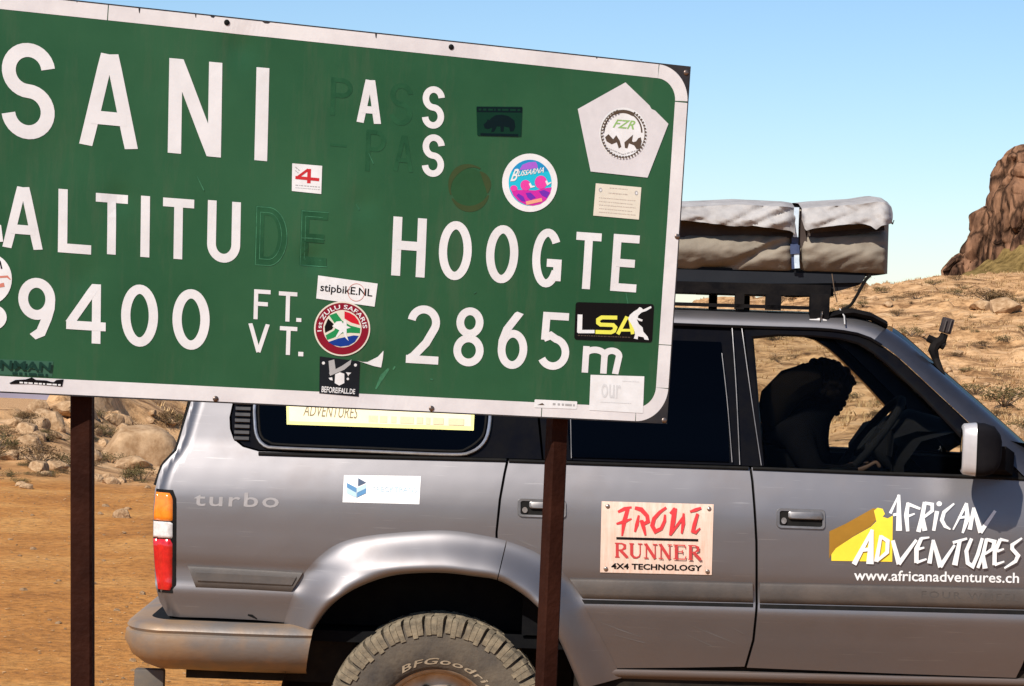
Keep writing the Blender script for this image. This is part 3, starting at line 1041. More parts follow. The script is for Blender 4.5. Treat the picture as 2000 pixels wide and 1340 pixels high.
# --- side trim ------------------------------------------------------------------
def moulding(name, top, bot, parent, proud=.014, n=40, m='trim'):
    a = resample(top, n); b = resample(bot, n)
    prof = [(-.02, -.012), (.0, .0), (.05, proud * .75), (.14, proud), (.70, proud), (.80, proud * .8), (.92, proud * .3), (1.0, -.004), (1.02, -.012)]
    rings = [[S(*(p * (1 - f) + q_ * f), o) for p, q_ in zip(a, b)] for f, o in prof]
    mb = MB().loft(rings, closed=False)
    k = len(a)
    for e in (0, k - 1):
        mb.add([r[e] for r in rings], [tuple(range(len(rings)))])
    return mb.build(name, m, parent, 25)

t1 = moulding('side_trim', [(1112, 1130), (1300, 1134), (1470, 1139)], [(1140, 1171), (1300, 1175), (1471, 1179)], rear_door); both(t1, far_rear)
t2 = moulding('side_trim', [(1484, 1139), (1700, 1143), (2036, 1151)], [(1484, 1180), (1700, 1185), (2030, 1193)], front_door); both(t2, far_front)
t3 = moulding('side_trim', [(366, 1104), (480, 1110), (592, 1117)], [(383, 1149), (480, 1153), (568, 1158)], q); both(t3)
t4 = moulding('trim_inset', [(381, 1114), (480, 1119), (580, 1125)], [(388, 1142), (480, 1146), (566, 1150)], q, proud=.019)

# dark strip painting the shadow under the trim of the doors
for a, b, p in (([(1136, 1171), (1300, 1175), (1471, 1179)], [(1141, 1179), (1300, 1182), (1471, 1186)], rear_door), ([(1484, 1180), (1700, 1185), (2030, 1193)], [(1484, 1188), (1700, 1193), (2029, 1201)], front_door)):
    strip('trim_shadow', a, b, 'rubber', p, .0015, .0015, 30, 1)

# --- sill -------------------------------------------------------------------------
def sill(y_off):
    prof = [(0, -.012), (3, .002), (9, .008), (16, .004), (22, -.02), (34, -.05), (50, -.10)]
    xs = np.linspace(1150, 2075, 60)
    return MB().loft([[S(x, 1305 + (x - 1205) * .0243 + dy, o) for x in xs] for dy, o in prof], closed=False)
sl = sill(0).build('sill', 'paint', car, 60); both(sl)

# --- upper body: pillars, frames, glass --------------------------------------------
T = [(428, 574), (700, 582), (1000, 592), (1330, 604), (1500, 610), (1600, 613), (1655, 617), (1705, 629), (1745, 650), (1778, 674), (1850, 738), (1920, 798), (1990, 860), (2040, 905)]
B = [(428, 600), (700, 609), (1000, 619), (1330, 633), (1500, 639), (1600, 642), (1650, 647), (1690, 656), (1722, 674), (1754, 697), (1830, 767), (1905, 837), (1960, 890), (2004, 934)]
Tn = resample(catmull(T), 110); Bn = resample(catmull(B), 110)
T3 = []
rings = [[], [], [], [], [], []]
for p, b in zip(Tn, Bn):
    lo = S(b[0], b[1], .004)
    for i, (f, inn) in enumerate(((0, 0), (.25, .004), (.5, .014), (.75, .034), (.92, .058), (1.0, .085))):
        s = b * (1 - f) + p * f
        Y = lo[1] + inn
        rings[i].append(np.array(at(s[0], s[1], Y)))
    T3.append(rings[-1][-1])
k_ws = next(i for i, p in enumerate(Tn) if p[0] > 1728)
rs = MB().loft([r_[:k_ws + 1] for r_ in rings], closed=False).build('roof_side_rail', 'paint', car, 50); both(rs)
ap = MB().loft([r_[k_ws:] for r_ in rings], closed=False).build('windscreen_pillar', 'pillar_shade', car, 50); both(ap)
# rain gutter
gp = [S(p[0], p[1] + 1, .008) for p in resample(catmull(B[:9]), 50)]
g = MB().tube([tuple(p) for p in gp], .006, 6).build('rain_gutter', 'black_gloss', car); both(g)
# roof and windscreen
def cross(p, bulge_z, bulge_x=0.0, n=17):
    out = []
    for k in range(n):
        f = k / (n - 1)
        c = 4 * f * (1 - f)
        out.append((p[0] + bulge_x * c, p[1] + (2 * YC - 2 * p[1]) * f, p[2] + bulge_z * (c ** .6 if c > 0 else 0)))
    return out
MB().loft([cross(p, .008) for p in T3[:k_ws + 1]], closed=False).build('roof', 'paint', car, 50)
MB().loft([cross(p, .008) for i, p in enumerate([T3[k_ws], T3[k_ws + 1]])], closed=False).build('windscreen_header', 'rubber', car, 50)
MB().loft([cross(p, .022, .06) for p in T3[k_ws + 1:]], closed=False).build('windscreen', 'clear', car, 50)
# inner lining below the roof
lin = MB()
for z_, sgn in ((-.05, 1),):
    lin.loft([[(p[0], p[1] + .03 + (2 * YC - 2 * p[1] - .06) * f, p[2] - .055) for f in np.linspace(0, 1, 5)] for p in T3[:k_ws + 1]], closed=False)
lin.build('roof_lining', 'dark_inside', car)

M['louvre'] = mat('louvre_plastic', (0.028, 0.027, 0.028), 0.5, col2=(0.05, 0.046, 0.044), nscale=20)
# quarter window zone: black backing, louvre panel, tinted pane, bright surround
back = panel('window_backing', [(548, 597), (488, 690), (461, 780), (452, 812), (453, 838), (459, 855), (476, 870), (507, 879), (700, 886), (985, 895), (1058, 897), (1040, 720), (1020, 622)], 'black_gloss', car, off=-.004)
both(back)
pane_px = [(585, 612), (520, 700), (498, 780), (498, 825), (503, 852), (516, 868), (540, 873), (720, 880), (880, 885), (915, 881), (938, 866), (950, 840), (955, 790), (950, 700), (935, 622)]
pane = panel('quarter_window', pane_px, 'tinted', car, off=.004, edge=.006)
both(pane)
tr_p = [(520, 700), (499, 780), (498, 825), (502, 852), (515, 869), (540, 875), (720, 882), (880, 888), (918, 884), (942, 868), (954, 842), (958, 790), (954, 700)]
tr_c = resample(catmull(tr_p), 80)
surround = MB().tube([tuple(S(p[0], p[1], .006)) for p in tr_c], .0065, 8).build('bright_surround', 'bright_trim', pane)
tr_c2 = resample(catmull([(x + (8 if x < 600 else (-8 if x > 900 else 0)), y - (7 if y > 860 else 0)) for x, y in tr_p]), 80)
MB().tube([tuple(S(p[0], p[1], .005)) for p in tr_c2], .0045, 6).build('rubber_seal', 'rubber', pane)
for i in range(18):
    y = 655 + i * 11.6
    x0 = np.interp(y, [640, 690, 780, 850], [520, 496, 461, 457])
    x1 = x0 + 29
    if y > 858: break
    mb = MB()
    a0, a1, b0, b1 = S(x0, y, .001), S(x1, y + 1, .001), S(x0, y + 6, .009), S(x1, y + 7, .009)
    c0, c1 = S(x0, y + 8, .0), S(x1, y + 9, .0)
    mb.add([a0, a1, b0, b1, c0, c1], [(0, 2, 3, 1), (2, 4, 5, 3)])
    mb.build('louvre_slat', 'louvre', back)

# rear door upper frame and pane
rf = panel('window_frame', [(1062, 897), (1200, 902), (1443, 909), (1441, 760), (1432, 641), (1240, 634), (1030, 624), (1046, 720)], 'black_gloss', rear_door, off=-.006)
both(rf, far_rear)
rp = panel('rear_door_window', [(1114, 893), (1250, 897), (1424, 902), (1420, 800), (1408, 668), (1240, 662), (1082, 652), (1100, 760)], 'tinted', car, off=.001, edge=.006)
both(rp)
for nm, pa in (('window_channel_glint', [(1098, 655), (1112, 760), (1116, 895)]), ('window_channel_glint', [(1410, 690), (1421, 790), (1430, 903)])):
    MB().tube([tuple(S(x, y, .004)) for x, y in catmull(pa)], .0020, 6).build(nm, 'edge_glint_grey', rf)
# B pillar
bp_ = panel('centre_pillar', [(1436, 909), (1488, 911), (1478, 800), (1462, 642), (1426, 640), (1434, 760)], 'black_gloss', car, off=-.004, edge=.05)
both(bp_)
for pa in ([(1430, 641), (1438, 760), (1445, 908)], [(1449, 642), (1468, 780), (1487, 909)]):
    MB().tube([tuple(S(x, y, .008)) for x, y in catmull(pa)], .0022, 6).build('pillar_edge_glint', 'edge_glint_grey', bp_)

# front door frame round the open view
FO = [(1487, 911), (1468, 780), (1452, 642), (1520, 640), (1600, 643), (1650, 648), (1690, 657), (1722, 675), (1754, 698), (1830, 768), (1905, 838), (1955, 886), (1998, 933)]
FI = [(1494, 909), (1482, 780), (1472, 662), (1520, 657), (1590, 659), (1640, 664), (1676, 674), (1705, 692), (1732, 714), (1800, 778), (1858, 838), (1888, 872), (1896, 927)]
a = resample(FO, 90); b = resample(FI, 90)
def framestrip(Aq, Bq, name, par, m='black_gloss'):
    rings = []
    for f, o in ((0, -.03), (0, -.004), (.15, .004), (.75, .004), (.95, -.002), (1, -.008), (1, -.05)):
        rings.append([S(*(np.array(p) * (1 - f) + np.array(r_) * f), o) for p, r_ in zip(Aq, Bq)])
    return MB().loft(rings, closed=False).build(name, m, par, 40)
Aq = np.array(sum([[list(FO[i])] if i == len(FO) - 1 else [list(np.array(FO[i]) * (1 - k / 8) + np.array(FO[i + 1]) * k / 8) for k in range(8)] for i in range(len(FO))], []))
Bq = np.array(sum([[list(FI[i])] if i == len(FI) - 1 else [list(np.array(FI[i]) * (1 - k / 8) + np.array(FI[i + 1]) * k / 8) for k in range(8)] for i in range(len(FI))], []))
ff = framestrip(Aq, Bq, 'window_frame', front_door); both(ff, far_front)
gl = panel('front_door_window', [(1493, 912), (1481, 780), (1471, 661), (1520, 656), (1590, 658), (1640, 663), (1676, 673), (1705, 691), (1732, 713), (1800, 777), (1858, 837), (1889, 871), (1897, 928), (1700, 919)], 'clear', car, off=-.022, edge=.004)
both(gl)
# mirror sail panel
sp_ = panel('mirror_sail', [(1890, 872), (1955, 888), (2000, 934), (1894, 929)], 'black_plastic', front_door, off=.001, edge=.02)
# belt weatherstrips
for nm, pa, par, fpar in (('belt_seal', [(505, 886), (700, 892), (988, 899)], q, None), ('belt_seal', [(994, 900), (1200, 907), (1462, 915)], rear_door, far_rear), ('belt_seal', [(1470, 915), (1700, 924), (1895, 931), (2030, 937)], front_door, far_front)):
    s_ = MB().tube([tuple(S(x, y, .002)) for x, y in resample(catmull(pa), 30)], .007, 8).build(nm, 'rubber', par)
    if fpar: both(s_, fpar)

# --- door handles ------------------------------------------------------------------
M['chrome_dull'] = mat('handle_paint', (0.20, 0.19, 0.19), 0.42, metal=0.6, col2=(0.14, 0.13, 0.125), nscale=18)
def handle(x0, y0, x1, y1, door):
    sl_ = .035
    def Q(u, v, o):
        return S(x0 + (x1 - x0) * u, y0 + (y1 - y0) * v + sl_ * (x1 - x0) * (u - .5), o)
    def rr(u0, u1, v0, v1, ru, rv, n=5):
        out = []
        for cx, cy, a0_ in ((u1 - ru, v1 - rv, 0), (u0 + ru, v1 - rv, 90), (u0 + ru, v0 + rv, 180), (u1 - ru, v0 + rv, 270)):
            for k in range(n + 1):
                t = R(a0_ + 90 * k / n); out.append((cx + ru * math.cos(t), cy + rv * math.sin(t)))
        return out
    o_, i_ = rr(0, 1, 0, 1, .08, .2), rr(.06, .94, .13, .87, .05, .12)
    mb = MB()
    mb.loft([[Q(u, v, .0005) for u, v in o_], [Q(u * .985 + .0075, v * .96 + .02, .007) for u, v in o_], [Q(u, v, .006) for u, v in i_], [Q(u, v, -.0015) for u, v in i_]])
    h = mb.build('handle', 'chrome_dull', door, 30)
    cup = MB().add([Q(u, v, .0018) for u, v in i_], [tuple(range(len(i_)))]); cup.build('handle_recess', 'rubber', door, 30)
    blade = rr(.24, .95, .12, .52, .06, .12)
    b2 = MB().loft([[Q(u, v, .002) for u, v in blade], [Q(u, v, .012) for u, v in blade], [Q(.6 + (u - .6) * .9, .32 + (v - .32) * .8, .015) for u, v in blade]], cap=True)
    b2.build('handle_lever', 'chrome_dull', door, 30)
    lk = disc(.15, .62, .055, .16, 16)
    MB().loft([[Q(u, v, .002) for u, v in lk], [Q(u, v, .008) for u, v in lk]], cap=True).build('key_lock', 'rivet', door, 30)

handle(1011, 975, 1106, 1011, rear_door)
handle(1517, 994, 1612, 1033, front_door)

# --- tail light -----------------------------------------------------------------------
def lens(name, ys, xs, m, parent, proud=.010):
    """ys: two pixel rows (left ends) of a lens wrapped on the rear corner"""
    rings = []
    for i in range(13):
        f = i / 12
        y = ys[0] * (1 - f) + ys[1] * f
        xl = np.interp(y, [955, 1000, 1060, 1110, 1152], [304.5, 299.5, 298.5, 302, 308])
        xr_ = np.interp(y, [958, 972, 1140, 1152], [332, 339, 338, 332]) + xs
        k = 10
        e = proud * min(1, min(f, 1 - f) * 9 + .35)
        rings.append([S(xl + .8 + (xr_ - xl - .8) * (j / k) ** 1.6, y + (j / k) * 3, e * (1 if j < k else .2)) for j in range(k + 1)])
    return MB().loft(rings, closed=False).build(name, m, parent, 60)
hs = lens('tail_light', (954, 1156), 6, 'rubber', car, .004); both(hs)
for nm, ys, m in (('amber_lens', (960, 1015), 'amber'), ('clear_lens', (1017, 1049), 'whitelens'), ('red_lens', (1051, 1150), 'redlens')):
    lens(nm, ys, -1, m, hs, .013)

# --- tailgate: closes the back -----------------------------------------------------------
rows = []
for z in np.linspace(_rear[0, 1], _rear[-1, 1], 26):
    x = rear_x(z) + .002
    y = YS + dep(x, z) + .004
    rows.append([(x - .05 * (4 * f * (1 - f)) ** .5, y + (2 * YC - 2 * y) * f, z) for f in np.linspace(0, 1, 15)])
MB().loft(rows, closed=False).build('tailgate', 'paint', car, 60)
seam = [S(*p) for p in resample([(304, 948), (318, 908), (345, 880), (372, 788), (400, 690)], 30)]
sm_ = MB().tube([(p[0] - .003, p[1] + .012, p[2]) for p in seam], .0075, 6).build('tailgate_seal', 'rubber', car); both(sm_)
MB().loft([[(rear_x(z) - .001 - .05 * (1 - (w / .85) ** 2) ** .5, YC + w, z) for w in np.linspace(-.6, .6, 13)] for z in np.linspace(1.45, 1.85, 8)], closed=False).build('rear_window', 'tinted', car, 60)

# --- rear bumper -----------------------------------------------------------------------------
def bumper():
    # outline of the near end in plan, front (wheel arch) to back, then across
    top, bot = 1214, 1313
    rows = []
    prof = [(0.0, -.055), (.02, -.02), (.06, .0), (.14, .008), (.20, .000), (.24, .012), (.42, .018), (.70, .006), (.88, -.022), (.97, -.055), (1.0, -.09)]
    z_t = at(420, 1219, YS)[2]; z_b = at(420, 1318, YS)[2]
    xa = at(611, 1240, YS - .03)[0]; xr = at(249, 1230, YS + .1)[0]
    for f, o in prof:
        z = z_t + (z_b - z_t) * f
        tuck = .045 * max(0, (f - .35) / .65) ** 1.6
        ring = []
        y_side = YS - .035
        path = [(xa - .028 * f, y_side + .012), (xa - .10, y_side), (xa - .30, y_side - .002), (xa - .46, y_side + .008)]
        # rounded rear corner
        cx, cy, rx, ry = xr + .155, y_side + .20, .155, .192
        for k in range(1, 15):
            t = R(90 * k / 14)
            path.append((cx - rx * math.sin(t), cy - ry * math.cos(t)))
        path.append((xr, YC))
        for i, (x, y) in enumerate(path):
            # offset outwards by o along the local normal
            if i == 0: nx, ny = 0, -1
            else:
                px_, py_ = path[min(i + 1, len(path) - 1)][0] - path[i - 1][0], path[min(i + 1, len(path) - 1)][1] - path[i - 1][1]
                l = math.hypot(px_, py_); nx, ny = -py_ / l, px_ / l
                if nx * (x - (xr + .6)) + ny * (y - YC) < 0: nx, ny = -nx, -ny
            e = o - tuck
            ring.append((x + nx * e, y + ny * e, z))
        full = ring + [(x, 2 * YC - y, z_) for x, y, z_ in ring[-2::-1]]
        rows.append(full)
    mb = MB().loft(rows, closed=False)
    top_r = rows[0]
    inner = [(p[0] * .955 + (xr + .55) * .045, p[1] * .955 + YC * .045, p[2] + .002) for p in top_r]
    mb.loft([top_r, inner], closed=False)
    MB().loft([inner, [(p[0] * .6 + (xr + .55) * .4, p[1] * .6 + YC * .4, p[2] - .01) for p in inner]], closed=False).build('bumper_inner_shade', 'rubber', car, 50)  # inner flange coloured dark for the shade behind the bumper edge
    # turned in at the wheel end
    for side in (0, -1):
        e = [r[side] for r in rows]
        mb.loft([e, [(p[0] - .01, p[1] + (.12 if side == 0 else -.12), p[2]) for p in e]], closed=False)
    return mb.build('rear_bumper', 'bumper', car, 50)
bumper()
flap = MB().box(tuple(at(292, 1340, YS + .15)), (.11, .05, .13), bev=.01)
fo = flap.build('tow_bracket', mat('bracket_paint', (.07, .062, .055), .7, col2=(.11, .085, .06), nscale=12), car)

# --- fenders, bonnet and nose (mostly outside the picture) --------------------------------------
WX = float(at(851, 1425, YS)[0]); WZ = 0.405; WB = 2.85
FX = WX + WB
zb = S(2035, 935)[2]
x0f = S(2046, 1000)[0]
fend = [(x0f, .66), (x0f - .01, 1.0), (x0f - .005, zb - .02), (x0f + .10, zb - .02), (FX + .30, zb - .09), (FX + .68, zb - .13), (FX + .72, 1.05), (FX + .70, .80), (FX + .50, .74)]
fend += [(FX + .46 * math.cos(R(t)), WZ + .03 + .50 * math.sin(R(t))) for t in range(40, 172, 12)]
fend += [(FX - .48, .66)]
def plain_panel(name, pts, m, off=0.0):
    P = [np.array((p[0], 0, p[1])) for p in pts]
    bm = bmesh.new(); bm.faces.new([bm.verts.new(p) for p in P])
    bmesh.ops.triangulate(bm, faces=bm.faces[:])
    for c in np.arange(.4, 1.6, .04):
        bmesh.ops.bisect_plane(bm, geom=bm.verts[:] + bm.edges[:] + bm.faces[:], plane_co=(0, 0, c), plane_no=(0, 0, 1))
    for c in np.arange(1, 5, .1):
        bmesh.ops.bisect_plane(bm, geom=bm.verts[:] + bm.edges[:] + bm.faces[:], plane_co=(c, 0, 0), plane_no=(1, 0, 0))
    for v in bm.verts:
        v.co.y = YS + dep(v.co.x, v.co.z) - off + .16 * max(0, (v.co.x - FX - .35) / .37) ** 2
    bmesh.ops.recalc_face_normals(bm, faces=bm.faces[:])
    me = bpy.data.meshes.new(name); bm.to_mesh(me); bm.free()
    me.materials.append(M[m]); me.shade_smooth(); me.set_sharp_from_angle(angle=R(50))
    return link(name, me, car)
fd = plain_panel('front_fender', fend, 'paint'); both(fd)
arcs = [[(FX + r_ * math.cos(R(t)), YS - o, WZ + .03 + r_ * 1.06 * math.sin(R(t))) for t in range(0, 181, 9)] for r_, o in ((.60, -.012), (.57, .03), (.52, .065), (.47, .072), (.455, .05), (.455, -.1))]
ffl = MB().loft(arcs, closed=False).build('front_arch_flare', 'paint', car, 60); both(ffl)
xe = FX + .72
bon = []
for x in np.linspace(x0f + .02, xe, 14):
    f = (x - x0f) / (xe - x0f)
    y = YS + .07 + .16 * max(0, (x - FX - .35) / .37) ** 2
    zz = zb - .02 - .11 * f ** 1.5
    bon.append([(x, y + (2 * YC - 2 * y) * g_, zz + .05 * (4 * g_ * (1 - g_)) ** .4) for g_ in np.linspace(0, 1, 15)])
MB().loft(bon, closed=False).build('bonnet', 'paint', car, 60)
MB().box((xe + .005, YC, 1.05), (.06, 1.30, .24), bev=.015).build('grille', 'black_plastic', car)
for sgn in (-1, 1):
    MB().box((xe - .01, YC + sgn * .66, 1.05), (.10, .26, .20), bev=.02).build('headlight', 'whitelens', car)
MB().box((xe + .10, YC, .70), (.22, 1.84, .24), bev=.05).build('front_bumper', 'bumper', car)

# --- underbody, wheel housings, cabin ---------------------------------------------------------------
ub = MB()
ub.box(((WX + FX) / 2, YC, .60), (WB - 1.0, 1.60, .16))
ub.box(((WX + FX) / 2, YC, .50), (WB + 1.2, .70, .14))
ub.box((WX, YC, .405), (.10, 1.5, .10)); ub.box((FX, YC, .405), (.10, 1.5, .10))
ub.box((WX - .62, YC, .62), (.62, 1.5, .16))
ub.build('underbody', 'under', car)
for cx, nm in ((WX, 'wheel_housing'), (FX, 'wheel_housing')):
    mb = MB()
    R_ = .58
    ring = [[(cx + R_ * math.cos(R(t)), y, WZ + .02 + R_ * .98 * math.sin(R(t))) for t in range(-8, 189, 7)] for y in (YS + .03, YS + .5)]
    mb.loft(ring, closed=False)
    mb.add([ring[1][k] for k in range(len(ring[1]))], [tuple(range(len(ring[1])))])
    h_ = mb.build(nm, 'under', car, 30); both(h_)
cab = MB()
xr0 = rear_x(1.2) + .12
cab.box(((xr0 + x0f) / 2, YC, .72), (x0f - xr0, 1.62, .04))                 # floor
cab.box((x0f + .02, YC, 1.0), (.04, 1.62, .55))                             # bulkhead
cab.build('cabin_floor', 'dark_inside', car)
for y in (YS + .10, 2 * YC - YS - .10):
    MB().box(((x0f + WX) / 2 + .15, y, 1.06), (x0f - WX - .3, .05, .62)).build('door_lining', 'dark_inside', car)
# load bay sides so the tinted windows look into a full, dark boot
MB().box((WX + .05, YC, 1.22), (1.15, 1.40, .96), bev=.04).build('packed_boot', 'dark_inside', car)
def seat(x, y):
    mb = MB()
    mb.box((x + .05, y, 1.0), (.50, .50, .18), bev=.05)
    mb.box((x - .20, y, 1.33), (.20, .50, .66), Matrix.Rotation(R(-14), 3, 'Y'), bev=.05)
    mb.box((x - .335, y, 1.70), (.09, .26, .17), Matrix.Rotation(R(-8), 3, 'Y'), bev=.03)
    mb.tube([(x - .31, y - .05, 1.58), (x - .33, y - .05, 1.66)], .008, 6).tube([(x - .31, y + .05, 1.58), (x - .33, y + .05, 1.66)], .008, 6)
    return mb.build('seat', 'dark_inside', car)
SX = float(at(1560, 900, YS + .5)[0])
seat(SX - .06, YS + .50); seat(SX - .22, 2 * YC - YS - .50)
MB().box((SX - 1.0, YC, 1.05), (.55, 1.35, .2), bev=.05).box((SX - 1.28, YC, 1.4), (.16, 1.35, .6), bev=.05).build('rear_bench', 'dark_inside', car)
# dashboard with hooded binnacle
dx = float(at(1850, 860, YS + .5)[0])
dz = float(at(1800, 838, YS + .5)[2])
dash = MB()
dash.loft([[(x, YS + .12 + (2 * HALF - .24) * g_, z) for g_ in np.linspace(0, 1, 9)] for x, z in ((dx - .20, .95), (dx - .22, dz - .12), (dx - .16, dz - .03), (dx - .05, dz + .005), (dx + .10, dz - .005), (dx + .32, dz - .04), (x0f + .02, dz - .07))], closed=False)
bn = []
for y in np.linspace(-.21, .21, 9):
    h_ = .075 * (1 - (abs(y) / .21) ** 3)
    bn.append([(dx - .24, YS + .5 + y, dz - .10), (dx - .235, YS + .5 + y, dz - .03 + h_ * .6), (dx - .15, YS + .5 + y, dz + .0 + h_), (dx - .02, YS + .5 + y, dz + h_ * .6), (dx + .12, YS + .5 + y, dz - .02)])
dash.loft(bn, closed=False)
dash.build('dashboard', 'dark_inside', car, 50)
# steering wheel, seen nearly edge on
sw_c = Vector(at(1697, 858, YS + .48)); ax = Vector((-.80, 0, .60)).normalized()
u_ = Vector((0, 1, 0)); v_ = ax.cross(u_)
rim_pts = [sw_c + (u_ * math.cos(2 * math.pi * k / 40) + v_ * math.sin(2 * math.pi * k / 40)) * .195 for k in range(41)]
mb = MB().tube(rim_pts, .016, 8, cap=False)
for t in (20, 160, 270):
    mb.tube([sw_c, sw_c - ax * .02 + (u_ * math.cos(R(t)) + v_ * math.sin(R(t))) * .19], .014, 6)
mb.tube([sw_c + ax * .01, sw_c - ax * .30], [.06, .035], 10)
mb.build('steering_wheel', 'dark_inside', car, 50)
# pale loop modelled in place of the mirror's reflection by the far pillar
gpts = [at(1774, 732, 2 * YC - YS - .26), at(1779, 748, 2 * YC - YS - .29), at(1795, 766, 2 * YC - YS - .29), at(1812, 778, 2 * YC - YS - .28), at(1828, 782, 2 * YC - YS - .25)]
MB().tube([tuple(p) for p in catmull(gpts)], .013, 8).build('reflection_loop', mat('pale_reflection', (.62, .58, .52), .5, col2=(.55, .50, .44), nscale=20), car)

# --- wing mirror ----------------------------------------------------------------------------------
M['mirror_glass'] = mat('mirror_glass', (.9, .9, .9), .02, metal=1.0, col2=(.85, .85, .85), nscale=3)
M['shaded_mirror_case'] = mat('shaded_mirror_case', (.008, .0075, .009), .8, col2=(.012, .011, .012), nscale=9, spec=.03)  # housing colour darkened for its shaded outer face
M['bezel'] = mat('mirror_bezel', (.52, .50, .50), .4, metal=.3, col2=(.42, .40, .40), nscale=9)
def mirror():
    c = at(1917, 878, YS - .12)
    s = (YS - .12) / F
    w, h = 78 * s, 104 * s
    rings = []
    # housing: rounded box whose glass faces backwards (to the left); depth along the car
    for f, sc in ((0.0, .78), (.05, .86), (.36, 1.0), (.55, .95), (.8, .80), (.95, .52), (1.0, .25)):
        ring = []
        for k in range(28):
            t = 2 * math.pi * k / 28
            ct, st = math.cos(t), math.sin(t)
            yy = abs(ct) ** .45 * math.copysign(1, ct) * .085 * sc
            zz = abs(st) ** .45 * math.copysign(1, st) * h / 2 * (.93 + .07 * sc) * (1 if sc > .9 else sc + .1)
            x = c[0] - w / 2 + w * f + yy * .12
            ring.append((x, c[1] + yy, c[2] + zz))
        rings.append(ring)
    root = MB().loft(rings[2:], cap=True).build('wing_mirror', 'shaded_mirror_case', car, 50)
    MB().loft(rings[:3], cap=True).build('mirror_bezel', 'bezel', root, 50)
    MB().loft([[tuple(np.array(p) * .9 + c_ * .1 + np.array((-.002, 0, 0))) for p in rings[0]] for c_ in [np.array((c[0] - w / 2, c[1], c[2]))] * 1] + [[(c[0] - w / 2 - .003, c[1], c[2])] * 28], closed=True).build('mirror_glass', 'mirror_glass', root, 50)
    band = [tuple(np.array(rings[2][k]) * 1.0 + (np.array(rings[2][k]) - c) * .01) for k in range(28)]
    MB().tube(band + band[:1], .002, 5, cap=False).build('housing_seam', 'rubber', root)
    # dark foot that carries it on the door
    f0 = np.array(at(1945, 893, YS - .06)); f1 = S(1962, 905, .0)
    MB().loft([[(p[0] + dx_, p[1], p[2] + dz_) for dx_, dz_ in ((-.035, -.045), (.035, -.045), (.035, .04), (-.035, .04))] for p in (f0, (f0 + f1) / 2, f1)], cap=True).build('mirror_foot', 'black_plastic', root)
mirror()

